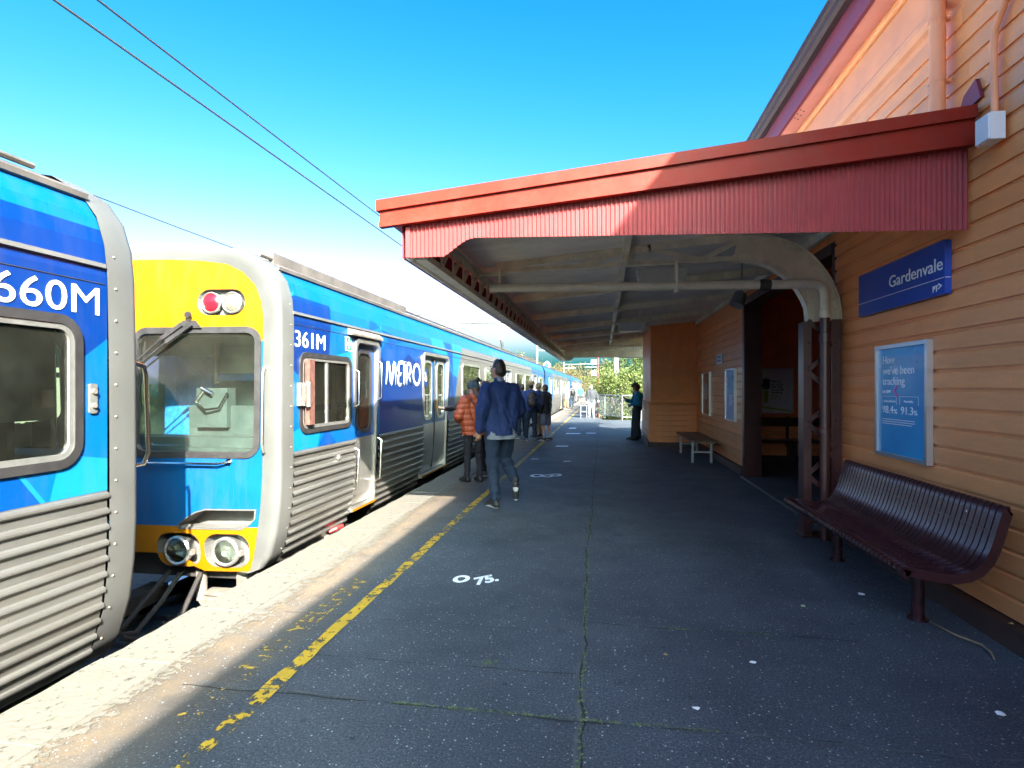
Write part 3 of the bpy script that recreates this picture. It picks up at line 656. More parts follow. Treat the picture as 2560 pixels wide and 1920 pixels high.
# lattice girder by the track
GX = -1.36
cpart('girder_chord', 'cream', lambda b: (b.box(GX - .04, GX + .05, 4.22, 20.8, 2.765, 2.785), b.box(GX - .006, GX + .006, 4.22, 20.8, 2.70, 2.765)))
cpart('girder_chord', 'cream', lambda b: (b.box(GX - .04, GX + .05, 4.22, 20.8, 2.465, 2.485), b.box(GX - .006, GX + .006, 4.22, 20.8, 2.485, 2.55)))
y = 4.35; k = 0
while y < 20.6:
    cpart('girder_post', 'cream', lambda b: b.bar((GX + .012, y, 2.486), (GX + .012, y, 2.764), .045, .010, (1, 0, 0)))
    cpart('girder_brace', 'cream', lambda b: b.bar((GX - .010, y + .03, 2.50), (GX - .010, y + .34, 2.75), .008, .045, (1, 0, 0)))
    y += .39
cpart('gutter_tube', 'cream', lambda b: b.tube([(-1.435, 4.2, 2.50), (-1.435, 20.85, 2.50)], .040, 14), 'auto')
# track-side corrugated strip
n = int((20.85 - 4.17) / .031 * 4); V = []; F = []
for i in range(n + 1):
    yy = 4.17 + (20.85 - 4.17) * i / n; x = -1.49 + .006 * math.sin(math.pi * i / 2)
    V += [(x, yy, 2.475), (x, yy, 2.74)]
    if i: F.append((2 * i - 2, 2 * i - 1, 2 * i + 1, 2 * i))
b = MB(); b.add(V, F); b.build('edge_sheet', 'redsheet', CN, 'auto')
cpart('edge_gutter', 'red', lambda b: b.prism([(-1.51, 2.74), (-1.62, 2.76), (-1.655, 2.80), (-1.655, 2.86), (-1.64, 2.86), (-1.62, 2.80), (-1.51, 2.80)], 'y', 4.16, 20.9))
# far end
cpart('end_beam', 'cream', lambda b: (b.box(-1.40, 2.3, 20.72, 20.80, 2.58, 2.80)))
valance(20.86, 'valance', 'soffitsheet', pitch=.06)
cpart('end_board', 'cream', lambda b: sloped(b, -1.62, 2.3, 20.88, 20.93, -.25, 0))

# truss bracket with riveted arch gusset
def arc_out(t):    # outer curve, t 0..1 from post to top chord
    P = [(2.36, 2.19), (2.36, 2.24), (2.34, 2.40), (2.28, 2.57), (2.21, 2.69), (2.12, 2.81), (2.03, 2.89), (1.93, 2.96), (1.82, 3.01), (1.71, 3.045), (1.56, 3.075), (1.40, 3.085)]
    return P
OUT = arc_out(0)
INN = [(2.06, 2.17), (2.06, 2.22), (2.05, 2.32), (2.01, 2.42), (1.965, 2.50), (1.90, 2.58), (1.82, 2.66), (1.72, 2.73), (1.64, 2.77), (1.56, 2.80), (1.46, 2.815), (1.33, 2.82)]
def truss(Y, full=True):
    tr = cpart('gusset_plate', 'creamlight', lambda b: b.prism(OUT + INN[::-1], 'y', Y - .006, Y + .006))
    def strip(b, L, w0, w1):
        V = []; F = []
        for i, (x, z) in enumerate(L):
            a = L[max(i - 1, 0)]; c = L[min(i + 1, len(L) - 1)]; d = Vector((c[0] - a[0], c[1] - a[1])).normalized(); nx, nz = -d.y, d.x
            for yy in (Y - .055, Y + .055):
                for s in (w0, w1): V.append((x + nx * s, yy, z + nz * s))
        for i in range(len(L) - 1):
            o = i * 4; q = o + 4
            F += [(o, q, q + 1, o + 1), (o + 2, o + 3, q + 3, q + 2), (o, o + 2, q + 2, q), (o + 1, q + 1, q + 3, o + 3)]
        F += [(0, 1, 3, 2), (len(V) - 4, len(V) - 2, len(V) - 1, len(V) - 3)]
        b.add(V, F)
    cpart('arch_flange', 'cream', lambda b: strip(b, OUT, -.001, -.012), 'auto')
    cpart('arch_flange', 'cream', lambda b: strip(b, INN, .001, .012), 'auto')
    # angle legs on the plate face
    def rim(b, L, s0, s1):
        V = []; F = []
        for i, (x, z) in enumerate(L):
            a = L[max(i - 1, 0)]; c = L[min(i + 1, len(L) - 1)]; d = Vector((c[0] - a[0], c[1] - a[1])).normalized(); nx, nz = -d.y, d.x
            for yy in (Y - .0065, Y - .016):
                for s in (s0, s1): V.append((x + nx * s, yy, z + nz * s))
        for i in range(len(L) - 1):
            o = i * 4; q = o + 4
            F += [(o, q, q + 1, o + 1), (o + 2, o + 3, q + 3, q + 2), (o, o + 2, q + 2, q), (o + 1, q + 1, q + 3, o + 3)]
        b.add(V, F)
    cpart('arch_angle', 'cream', lambda b: rim(b, OUT, .001, .062), 'auto'); cpart('arch_angle', 'cream', lambda b: rim(b, INN, -.001, -.062), 'auto')
    b = MB()
    def along(L, off, step):
        acc = 0
        for (a, c) in zip(L[:-1], L[1:]):
            d = Vector((c[0] - a[0], c[1] - a[1])); l = d.length; d.normalize(); nx, nz = -d.y, d.x
            while acc < l:
                b.sphere((a[0] + d.x * acc + nx * off, Y - .017, a[1] + d.y * acc + nz * off), .014, .009, .014, 8, 6); acc += step
            acc -= l
    along(OUT, .034, .105); along(INN, -.034, .095)
    for x, z in ((.48, 2.97), (.74, 2.835), (.30, 2.83), (-1.10, 2.795), (-1.18, 2.79), (-1.26, 2.785)): b.sphere((x, Y - .02, z), .016, .012, .016, 8, 6)
    o = b.build('rivets', 'cream', CN, True); o['kind'] = 'stuff'
    tc = lambda x: 3.045 - .085 * (1.40 - x) * (1.0 if x > .4 else 1.0)
    cpart('top_chord', 'cream', lambda b: (b.bar((1.42, Y - .02, 3.06), (.47, Y - .02, 2.985), .012, .075), b.bar((1.42, Y - .045, 3.095), (.40, Y - .045, 3.015), .065, .010), b.bar((.50, Y - .02, 2.985), (-1.16, Y - .02, 2.845), .012, .07), b.bar((.50, Y - .04, 3.02), (-1.16, Y - .04, 2.88), .065, .010)))
    cpart('bottom_chord', 'cream', lambda b: (b.bar((1.36, Y - .02, 2.84), (-1.30, Y - .02, 2.79), .012, .055), b.bar((1.36, Y - .045, 2.815), (-1.30, Y - .045, 2.765), .07, .010)))
    for a, c in (((.50, 2.97), (1.02, 2.845)), ((1.02, 2.845), (1.38, 3.02)), ((.26, 2.97), (-.25, 2.83))):
        cpart('truss_diagonal', 'cream', lambda b: b.bar((a[0], Y + .002, a[1]), (c[0], Y + .002, c[1]), .012, .05))
    cpart('splice_plate', 'cream', lambda b: (b.box(.22, .32, Y - .035, Y - .028, 2.80, 3.06), b.box(.25, .27, Y - .08, Y - .036, 2.79, 3.06)))
    cpart('end_plate', 'cream', lambda b: b.box(-1.36, -1.06, Y - .034, Y - .027, 2.73, 2.83))
truss(6.3); truss(18.6)
# laced column
cpart('column_leg', 'brown', lambda b: (b.box(2.000, 2.012, 6.22, 6.38, 0, 2.168), b.box(2.012, 2.075, 6.22, 6.232, 0, 2.168), b.box(2.012, 2.075, 6.368, 6.38, 0, 2.168)))
cpart('column_leg', 'brown', lambda b: (b.box(2.340, 2.352, 6.22, 6.38, 0, 2.188), b.box(2.265, 2.340, 6.22, 6.232, 0, 2.188), b.box(2.265, 2.340, 6.368, 6.38, 0, 2.188)))
z = .12; s = 1
while z < 2.0:
    a, c = ((2.04, 2.30) if s > 0 else (2.30, 2.04))
    cpart('lacing_bar', 'brown', lambda b: b.bar((a, 6.214 - .004 * s, z), (c, 6.214 - .004 * s, z + .24), .010, .045, (0, 0, 1))); z += .26; s = -s
b = MB()
for zz in np.arange(.14, 2.1, .26):
    for x in (2.045, 2.305): b.sphere((x, 6.206, zz), .013, .010, .013, 8, 6)
o = b.build('column_rivets', 'brown', CN, True); o['kind'] = 'stuff'
cpart('column_base', 'brown', lambda b: (b.box(1.97, 2.36, 6.19, 6.41, 0, .02)))
# drain pipe
cpart('drain_pipe', 'pvc', lambda b: (b.tube([(-1.20, 6.12, 2.575), (1.55, 6.12, 2.535)], .046, 16)), 'auto')
cpart('drain_pipe', 'pvc', lambda b: (b.tube([(1.66, 6.12, 2.533), (2.06, 6.12, 2.53), (2.11, 6.12, 2.52), (2.15, 6.12, 2.485), (2.165, 6.12, 2.43), (2.165, 6.12, 2.19)], .046, 16), b.lathe([(.05, 0), (.054, .005), (.054, .07), (.05, .075)], (2.165, 6.12, 2.20), (0, 0, 1), 16), b.lathe([(.05, 0), (.054, .005), (.054, .06), (.05, .065)], (1.99, 6.12, 2.531), (1, 0, 0), 16)), 'auto')
cpart('pipe_coupling', 'pvcdark', lambda b: b.lathe([(.047, 0), (.056, .008), (.056, .10), (.047, .11)], (1.55, 6.12, 2.534), (1, 0, -.01), 16), 'auto')
cpart('drain_pipe', 'brown', lambda b: (b.tube([(2.165, 6.12, 0), (2.165, 6.12, 2.19)], .046, 16), b.lathe([(.047, 0), (.055, .004), (.055, .09), (.047, .095)], (2.165, 6.12, 1.95), (0, 0, 1), 16), b.lathe([(.047, 0), (.056, .004), (.056, .05), (.047, .055)], (2.165, 6.12, 1.05), (0, 0, 1), 16)), 'auto')
cpart('pipe_hanger', 'cream', lambda b: (b.box(.73, .755, 6.065, 6.072, 2.48, 2.80), b.box(.73, .755, 6.165, 6.172, 2.48, 2.80), b.box(.73, .755, 6.072, 6.165, 2.48, 2.487), b.box(-1.1, -1.08, 6.08, 6.16, 2.62, 2.78)))

# lights under the canopy
def batten(nm, label, x0, x1, y, z0, z1):
    r = empty(nm, ((x0 + x1) / 2, y, z1), label, 'light fitting', 'light boxes under the canopy')
    b = MB(); b.prism([(x0, z1), (x0 + .03, z0), (x1 - .02, z0), (x1, z1)], 'y', y - .10, y + .10); b.build('housing', 'boxwhite', r)
    b = MB(); b.box(x0 + .05, x1 - .04, y - .08, y + .08, z0 - .012, z0 - .001); b.build('diffuser', 'diffuser', r)
    b = MB()
    for x in (x0 + .1, x1 - .1): b.box(x - .012, x + .012, y - .012, y + .012, z1, rz(x) - .0)
    b.build('hanger', 'cream', r)
batten('fluorescent_light', 'pale light box hanging above the long drain pipe', .40, 1.0, 7.2, 2.78, 2.93)
batten('fluorescent_light', 'pale light box hanging further along the canopy near the bay', .28, .82, 11.6, 2.62, 2.78)
r = empty('floodlight', (1.73, 7.9, 2.8), 'small grey cylinder floodlight angled down under the drain pipe', 'floodlight')
b = MB(); b.lathe([(.0001, 0), (.07, 0), (.085, .03), (.085, .14), (.095, .15), (.095, .18), (.08, .18), (.075, .165), (.0001, .16)], (1.79, 7.95, 2.74), (-.35, -.2, -.8), 20); b.build('lamp_body', 'metalgrey', r, 'auto')
b = MB(); b.bar((1.79, 7.95, 2.72), (1.80, 7.95, rz(1.8)), .03, .012); b.build('bracket', 'metalgrey', r)

# ================================================================ signs and posters
X_ = 2.345
def wallmap(X, Y0, Z0): return lambda a, b_, d: (X - d, Y0 - a, Z0 + b_)
s_ = empty('station_name_sign', (X_, 5.1, 2.16), 'long blue Gardenvale station name sign on the orange wall', 'sign')
b = MB(); lp = rrect(4.40, 5.755, 2.15, 2.525, .012, 3)
b.prism(lp, 'x', 2.326, 2.3685); b.build('sign_board', 'sign', s_)
text_mesh('sign_words', 'Gardenvale', .134, 'signwhite', s_, wallmap(2.324, 5.185, 2.322), width=.755)
b = MB(); b.box(2.3225, 2.3245, 4.402, 5.753, 2.262, 2.266); b.box(2.327, 2.367, 4.397, 4.3985, 2.262, 2.266); b.build('sign_rule', 'signwhite', s_)
text_mesh('sign_logo', 'PT', .062, 'signwhite', s_, wallmap(2.324, 4.545, 2.180), bold=.001, width=.066)
b = MB(); b.bar((2.323, 4.470, 2.230), (2.323, 4.432, 2.211), .008, .003, (1, 0, 0)); b.bar((2.3225, 4.432, 2.213), (2.3225, 4.470, 2.194), .008, .003, (1, 0, 0)); b.build('sign_arrow', 'signwhite', s_)

def poster_case(nm, label, X, y0, y1, z0, z1, pm, fw=.03, dep=.045):
    r = empty(nm, (X, (y0 + y1) / 2, z0), label, 'poster')
    b = MB(); lo = [(y0, z0), (y1, z0), (y1, z1), (y0, z1)]; li = [(y0 + fw, z0 + fw), (y1 - fw, z0 + fw), (y1 - fw, z1 - fw), (y0 + fw, z1 - fw)]
    b.ring(lo, li, lambda y, z: (X, y, z), lambda y, z: (X - dep, y, z)); b.build('frame', 'alum', r)
    b = MB(); b.box(X - dep + .016, X - .002, y0 + fw - .004, y1 - fw + .004, z0 + fw - .004, z1 - fw + .004); b.build('poster_sheet', pm, r)
    return r
PX = 2.368
p = poster_case('poster_case', 'cyan How we\'ve been tracking poster in aluminium frame above the slatted bench', PX, 4.62, 5.43, .935, 1.855, 'poster')
fx = PX - .045 + .0155
for tx, sz, yy, zz, bo in (('How', .094, 5.32, 1.70, .19), ('we\'ve been', .094, 5.32, 1.612, .50), ('tracking', .094, 5.32, 1.525, .36), ('July 2019', .036, 5.325, 1.458, .14), ('Services delivered', .026, 5.30, 1.383, .19), ('Punctuality', .026, 4.97, 1.386, .13), ('98.4', .088, 5.33, 1.292, .185), ('%', .052, 5.135, 1.292, .055), ('91.3', .088, 5.02, 1.292, .18), ('%', .052, 4.83, 1.292, .055)):
    text_mesh('poster_words', tx, sz, 'signwhite', p, wallmap(fx - .001, yy, zz), width=bo)
b = MB()
for (ya, yb) in ((5.33, 5.09), (5.035, 4.76)):
    b.box(fx - .002, fx - .0005, yb, ya, 1.430, 1.433); b.box(fx - .002, fx - .0005, yb - .003, yb - .0001, 1.365, 1.433); b.box(fx - .002, fx - .0005, ya + .0001, ya + .003, 1.365, 1.433)
for k in range(3): b.box(fx - .002, fx - .0005, 4.81 + .04 * (k == 2), 5.33, 1.240 - k * .018, 1.246 - k * .018)
b.build('print_lines', 'signwhite', p)
b = MB(); b.bar((fx - .003, 5.075, 1.515), (fx - .003, 5.12, 1.478), .015, .002, (1, 0, 0)); b.bar((fx - .004, 5.12, 1.480), (fx - .004, 5.07, 1.435), .015, .002, (1, 0, 0)); b.build('pink_chevron', 'pink', p)
q = poster_case('poster_case', 'cyan notice in aluminium frame on the wall beside the doorway', PX, 10.85, 11.68, .89, 1.86, 'poster')
b = MB(); fx2 = PX - .045 + .0145
for pts in ([(11.5, 1.56), (11.53, 1.66), (11.42, 1.70), (11.36, 1.62)], [(11.5, 1.50), (11.44, 1.46), (11.38, 1.50)]):
    b.tube([(fx2, y, z) for y, z in pts], .014, 6)
for k in range(6): b.box(fx2 - .001, fx2 + .0005, 11.0 + .05 * (k % 3), 11.35, 1.36 - k * .035, 1.372 - k * .035)
b.build('print_lines', 'signwhite', q)
q = poster_case('poster_case', 'brown poster in aluminium frame nearest the bay corner', PX, 13.35, 14.3, .88, 1.86, 'posterdark')
b = MB(); b.tube([(fx2, 13.8 + .12 * math.cos(t), 1.35 + .1 * math.sin(t)) for t in np.linspace(0, 6.28, 12)], .012, 5); b.tube([(fx2, 13.95, 1.45), (fx2, 13.8, 1.62), (fx2, 13.66, 1.45)], .012, 5); b.build('print_lines', 'posterwhite', q)
b = MB(); b.prism([(13.40, .93), (13.75, .93), (13.40, 1.06)], 'x', fx2 - .002, fx2 + .0005); b.build('yellow_corner', 'tyellow', q)
r = empty('small_notice', (PX, 12.4, 2.0), 'small white two line notice high on the wall by the doorway', 'sign')
b = MB(); b.box(2.352, 2.368, 12.09, 12.66, 1.99, 2.19); b.build('notice_board', 'white', r)
b = MB()
for z in (2.125, 2.045): b.box(2.3495, 2.3515, 12.18, 12.58, z, z + .022)
b.box(2.3495, 2.3515, 12.10, 12.65, 2.090, 2.096); b.build('notice_lines', 'posterprint', r)
# poster inside the waiting room (faces the doorway)
r = empty('waiting_room_poster', (3.45, 12.58, .98), 'framed white advert poster on the dark waiting room wall', 'poster')
yb = 12.56
b = MB(); lo = [(3.12, .98), (3.84, .98), (3.84, 1.91), (3.12, 1.91)]; li = [(3.145, 1.005), (3.815, 1.005), (3.815, 1.885), (3.145, 1.885)]
b.ring(lo, li, lambda x, z: (x, yb, z), lambda x, z: (x, yb - .035, z)); b.build('frame', 'alum', r)
b = MB(); b.box(3.14, 3.82, yb - .02, yb, 1.0, 1.89); b.build('poster_sheet', 'posterwhite', r)
ym = yb - .021
for i, t in enumerate(('Now you', 'can top up', 'faster than', 'you can find', 'something', 'strange', 'in this ad.')):
    text_mesh('poster_words', t, .062, 'posterlime' if i > 4 else 'posterprint', r, lambda a, b_, d, i=i: (3.41 + a, ym - d, 1.62 - i * .058 + b_), squeeze=.82, bold=.001)
b = MB(); b.box(3.27, 3.35, ym - .001, ym, 1.20, 1.45); b.build('print_block', 'posterlime', r)
b = MB(); b.prism(rrect(3.24, 3.38, 1.47, 1.69, .04, 4), 'y', ym - .002, ym); b.box(3.20, 3.239, ym - .002, ym, 1.53, 1.57); b.build('print_block', 'posterprint', r)
b = MB(); b.prism([(3.15, 1.10), (3.45, 1.06), (3.81, 1.02), (3.81, 1.04), (3.45, 1.09), (3.15, 1.14)], 'y', ym - .001, ym); b.build('print_block', 'posterlime', r)

# ================================================================ benches
BN = empty('platform_bench', (2.0, 4.75, 0), 'long dark brown curved metal slat bench against the orange wall', 'bench')
path = [(1.715, .385), (1.685, .400), (1.672, .425), (1.68, .448), (1.705, .457), (1.76, .452), (1.84, .438), (1.93, .425), (2.00, .424), (2.06, .436), (2.11, .462), (2.15, .505), (2.185, .57), (2.215, .66), (2.24, .745), (2.255, .795), (2.27, .812), (2.295, .815)]
path = [(1.70 + (x_ - 1.672) * .915, z_ * 1.02) for x_, z_ in path]
def ribbon(b, pts, y0, y1, th):
    V = []; F = []; n = len(pts)
    for i, (x, z) in enumerate(pts):
        a = pts[max(i - 1, 0)]; c = pts[min(i + 1, n - 1)]; d = Vector((c[0] - a[0], c[1] - a[1])).normalized(); nx, nz = -d.y, d.x
        for yy in (y0, y1):
            for s in (0, -th): V.append((x + nx * s, yy, z + nz * s))
    for i in range(n - 1):
        o = i * 4; q = o + 4; F += [(o, q, q + 2, o + 2), (o + 1, o + 3, q + 3, q + 1), (o, o + 1, q + 1, q), (o + 2, q + 2, q + 3, o + 3)]
    F += [(0, 2, 3, 1), (4 * n - 4, 4 * n - 3, 4 * n - 1, 4 * n - 2)]
    b.add(V, F)
b = MB(); ribbon(b, path, -.0215, .0215, .008); slat = b.mesh('slat', 'bench', 'auto', (2.0, 0, 0))
ys = np.linspace(3.738, 5.762, 37)
for y in ys: link('slat', slat, BN, (0, y - 4.75, 0))
for y in (3.682, 5.818):
    b = MB(); ribbon(b, path, y - .022, y + .022, .055); b.build('end_frame', 'bench', BN, 'auto')
for (x, z) in ((1.82, .430), (2.055, .420), (2.213, .67)):
    b = MB(); b.tube([(x, 3.68, z), (x, 5.82, z)], .016, 8); b.build('support_rail', 'bench', BN, 'auto')
for y in (4.12, 5.42):
    b = MB(); b.tube([(2.02, y, 0), (2.02, y, .37)], .038, 14); b.box(1.80, 2.09, y - .03, y + .03, .365, .412); b.lathe([(.0001, .012), (.06, .012), (.06, 0)], (2.02, y, 0), (0, 0, 1), 14); b.build('leg', 'bench', BN, 'auto')
b = MB(); b.sphere((2.222, 3.96, .74), .010, .010, .010, 8, 6); b.build('bolt', 'white', BN, True)

SB = empty('timber_bench', (1.97, 13, 0), 'small backless timber slat bench on grey steel legs beside the bay', 'bench')
for k in range(5):
    x = 1.76 + k * .105; b = MB(); b.box(x - .042, x + .042, 11.85, 14.2, .425, .46); b.build('slat', 'timber', SB)
for y in (12.05, 13.85):
    for x in (1.78, 2.14): b = MB(); b.box(x - .022, x + .022, y - .022, y + .022, 0, .42); b.build('leg', 'galv', SB)
    b = MB(); b.box(1.80, 2.12, y - .015, y + .015, .20, .23); b.box(1.74, 2.20, y - .02, y + .02, .395, .424); b.build('cross_bar', 'galv', SB)
WB = empty('waiting_room_bench', (3.9, 12.3, 0), 'dark timber bench along the waiting room wall seen through the doorway', 'bench')
b = MB(); b.box(2.7, 5.4, 12.48, 12.53, .72, .90); b.build('backrest', 'brown', WB)
b = MB(); b.box(2.7, 5.4, 12.05, 12.47, .42, .47); b.build('seat', 'brown', WB)
for x in (2.9, 3.72, 4.9): b = MB(); b.box(x - .04, x + .04, 12.1, 12.45, 0, .419); b.box(x - .03, x + .03, 12.535, 12.555, .3, .92); b.build('leg', 'brown', WB)
# ================================================================ train
XC = -4.375
ZP = [-.14, -.02, .2, .45, .7, 2.15, 2.34, 2.5, 2.62]
HP = [1.335, 1.395, 1.455, 1.485, 1.495, 1.495, 1.475, 1.42, 1.335]
hw = lambda z: float(np.interp(z, ZP, HP))
LIV = ['cyan', 'cyan2', 'blue', 'navy', 'silverpaint']
DT = 2.06
def arch_pts(ya, yb, zt, r, n=5):
    P = [(ya, .9)]
    for i in range(n + 1): t = R(180 - 90 * i / n); P.append((ya + r + r * math.cos(t), zt - r + r * math.sin(t)))
    for i in range(n + 1): t = R(90 - 90 * i / n); P.append((yb - r + r * math.cos(t), zt - r + r * math.sin(t)))
    P.append((yb, .9)); return P
_b = MB(); _b.box(-.45, .45, 0, .08, .45, 1.12); _b.box(-.45, .45, 0, .45, .38, .449); SEAT = _b.mesh('seat', 'seatblue')
def carriage(name, label, y0, y1, doors, wins, polys, group='carriages of the blue commuter train', lod=0):
    T = empty(name, (XC, (y0 + y1) / 2, -.86), label, 'train carriage', group)
    for s in ((1, -1) if lod < 2 else (1,)):
        smap = lambda y, z, d=0.0, s=s: (XC + s * (hw(z) + d), y, z)
        outer = [(y0, .9)]
        for (ya, yb, kind) in doors: outer += arch_pts(ya, yb, DT, .10)
        outer += [(y1, .9), (y1, 2.62), (y0, 2.62)]
        holes = [rrect(*wr) for wr in wins]
        bm = sheet(outer, holes, (2.15, 2.22, 2.28, 2.34, 2.40, 2.45, 2.5, 2.56), polys if s == 1 else [], lambda y, z: smap(y, z))
        bmobj('side_skin', bm, LIV, T)
        # ribbed stainless panels
        segs = []; p = y0
        for (ya, yb, k) in doors: segs.append((p, ya)); p = yb
        segs.append((p, y1))
        prof = []
        zr = [.87 - .093 * k for k in range(11)]
        prof.append((.002, .90))
        for z in zr: prof += [(.002, z + .024), (.016, z + .016), (.022, z + .004), (.022, z - .008), (.014, z - .017), (.002, z - .020)]
        prof += [(.0, -.10), (0, -.14)]
        for (a, c) in segs:
            if c - a < .05: continue
            V = []; F = []
            for (d, z) in prof:
                V += [(XC + s * (hw(z) + d), a + .004, z), (XC + s * (hw(z) + d), c - .004, z)]
            for i in range(len(prof) - 1): F.append((2 * i, 2 * i + 1, 2 * i + 3, 2 * i + 2))
            F.append(tuple(2 * i for i in range(len(prof)))); F.append(tuple(2 * i + 1 for i in range(len(prof) - 1, -1, -1)))
            b = MB(); b.add(V, F[:-2]); b.build('ribbed_panel', 'steel', T)
        for (za, zb, d, mm) in ((2.195, 2.228, .018, 'silverpaint'), (2.102, 2.108, .004, 'rubber')):
            b = MB(); n0 = smap(0, za)[0]; n1 = smap(0, zb)[0]
            b.prism([(n0, za), (n0 + s * d, za + .004), (n1 + s * d, zb - .004), (n1, zb)], 'y', y0 + .02, y1 - .02); b.build('side_rail', mm, T)
        b = MB(); X = XC + s * 1.335
        b.prism([(X, 2.60), (X + s * .030, 2.615), (X + s * .034, 2.645), (X + s * .022, 2.65), (X + s * .018, 2.63), (X, 2.63)], 'y', y0, y1); b.build('roof_gutter', 'roofgrey', T)
        # windows
        for wr in wins:
            b = MB(); b.ring(rrect(*inset(wr, -.022)), rrect(*inset(wr, .028)), lambda y, z: smap(y, z, .001), lambda y, z: smap(y, z, .016))
            f = b.build('window', 'winframe' if wr[2] > 1.09 else 'rubber', T, 'auto')
            if wr[2] < 1.09 and s == 1:
                b = MB(); b.ring(rrect(*inset(wr, .028)), rrect(*inset(wr, .058)), lambda y, z: smap(y, z, -.02), lambda y, z: smap(y, z, .010)); b.build('inner_frame', 'winframe', f, 'auto')
            b = MB(); b.fan(rrect(*inset(wr, .010)), lambda y, z: smap(y, z, -.006)); b.build('pane', 'tint' if wr[2] > 1.09 else 'cabglass', f)
        # doors
        for (ya, yb, kind) in doors:
            b = MB()
            A = [(ya - .03, .07)] + [(y, z) for y, z in arch_pts(ya - .03, yb + .03, DT + .03, .12)][1:-1] + [(yb + .03, .07)]
            B = [(ya + .02, .07)] + [(y, z) for y, z in arch_pts(ya + .02, yb - .02, DT - .02, .08)][1:-1] + [(yb - .02, .07)]
            n = len(A); V = [smap(*p_, .028) for p_ in A] + [smap(*p_, .028) for p_ in B] + [smap(*p_, -.09) for p_ in A] + [smap(*p_, -.09) for p_ in B]; F = []
            for i in range(n - 1): F += [(i, i + 1, n + i + 1, n + i), (n + i, n + i + 1, 3 * n + i + 1, 3 * n + i), (i, 2 * n + i, 2 * n + i + 1, i + 1)]
            # round the corners of the frame towards its lower end
            b.add(V, F); fr = b.build('door_frame', 'doorsteel', T, 'auto')
            leaves = [(ya + .01, (ya + yb) / 2 - .006), ((ya + yb) / 2 + .006, yb - .01)] if kind == 'double' else [(ya + .01, yb - .01)]
            for li, (la, lb) in enumerate(leaves):
                mid = (la + lb) / 2; hwid = (lb - la) / 2
                wr = (mid - hwid * .60, mid + hwid * .60, .98, 1.95, .13) if kind == 'double' else (mid - hwid * .62, mid + hwid * .62, .98, 1.95, .14)
                bm = sheet([(la, .08), (lb, .08), (lb, 2.06), (la, 2.06)], [rrect(*wr)], (.2, .45, .7, .9), [([(la - 1, .9), (lb + 1, .9), (lb + 1, 3), (la - 1, 3)], 1)], lambda y, z: smap(y, z, -.045))
                dr = bmobj('door', bm, ['doorsteel', 'blue' if kind == 'single' else 'cyan'], T)
                b = MB(); b.ring(rrect(*inset(wr, -.018)), rrect(*inset(wr, .026)), lambda y, z: smap(y, z, -.044), lambda y, z: smap(y, z, -.032)); b.build('window_frame', 'winframe' if kind == 'double' else 'rubber', dr, 'auto')
                b = MB(); b.fan(rrect(*inset(wr, .01)), lambda y, z: smap(y, z, -.05)); b.build('pane', 'tint', dr)
                if s == 1 and lod == 0:
                    if kind == 'double':
                        b = MB(); ye = lb - .055 if li == 0 else la + .055
                        if li == 1: b.box(XC + 1.45, XC + 1.475, ye - .045, ye + .02, 1.10, 1.30); b.build('door_button', 'tyellow', dr)
                        else: b.tube([smap(lb - .01, .12, -.03), smap(lb - .01, .8, -.03), smap(lb - .01, 2.0, -.03)], .012, 6); b.build('edge_rubber', 'rubber', dr)
                    else:
                        for (yy, za, zb) in ((la - .02, .30, .80), (lb + .0, .30, .86), (lb + .0, 1.35, 1.85), (la - .02, 1.28, 1.72)):
                            b = MB(); b.tube([smap(yy, za, .0), smap(yy, za + .03, .055), smap(yy, zb - .03, .055), smap(yy, zb, .0)], .011, 8); b.build('handrail', 'chrome', dr, 'auto')
            if s == 1:
                b = MB(); b.box(XC + hw(.1) - .06, XC + hw(.1) + .035, ya, yb, .035, .066); b.build('door_sill', 'doorsteel', fr)
                b = MB(); b.box(XC + hw(.1) + .0355, XC + hw(.1) + .042, ya, yb, .04, .064); b.build('sill_edge', 'tyellow', fr)
            if kind == 'single' and s == 1:
                b = MB(); b.prism([(XC + 1.497, 2.115), (XC + 1.55, 2.11), (XC + 1.555, 2.13), (XC + 1.497, 2.19)], 'y', ya - .20, yb + .05); b.build('rain_hood', 'grime', T)
    # roof
    RP = [(1.335, 2.63), (1.24, 2.705), (1.08, 2.765), (.8, 2.81), (.4, 2.845), (0, 2.855)]; RP = RP + [(-x, z) for x, z in RP[-2::-1]]
    b = MB(); V = []; F = []
    for x, z in RP: V += [(XC + x, y0, z), (XC + x, y1, z)]
    for i in range(len(RP) - 1): F.append((2 * i, 2 * i + 1, 2 * i + 3, 2 * i + 2))
    b.add(V, F); b.build('roof', 'roofgrey', T, 'auto')
    for sx in (-1, 1):
        b = MB(); b.tube([(XC + sx * 1.1, y0 + .1, 2.79), (XC + sx * 1.1, y1 - .1, 2.79)], .018, 6); b.build('roof_conduit', 'roofgrey', T)
    # underframe, bogies
    b = MB(); b.box(XC - 1.25, XC + 1.25, y0 + .1, y1 - .1, -.30, -.10)
    for k in range(int((y1 - y0 - 9) / 2.2)):
        yy = y0 + 4.6 + k * 2.2; b.box(XC - 1.2, XC + 1.2, yy, yy + 1.7, -.75, -.31)
    b.build('underframe', 'under', T)
    if lod == 0:
        for yb_ in (y0 + 3.2, y1 - 3.2):
            b = MB(); b.box(XC - 1.05, XC + 1.05, yb_ - 1.6, yb_ + 1.6, -.62, -.40); bo = b.build('bogie', 'under', T)
            for dy in (-1.2, 1.2):
                for s in (-1, 1):
                    b = MB(); b.lathe([(.0001, 0), (.40, 0), (.43, .03), (.43, .12), (.0001, .12)], (XC + s * .80 - .06, yb_ + dy, -.44), (1, 0, 0), 22); b.build('wheel', 'grime', bo, 'auto')
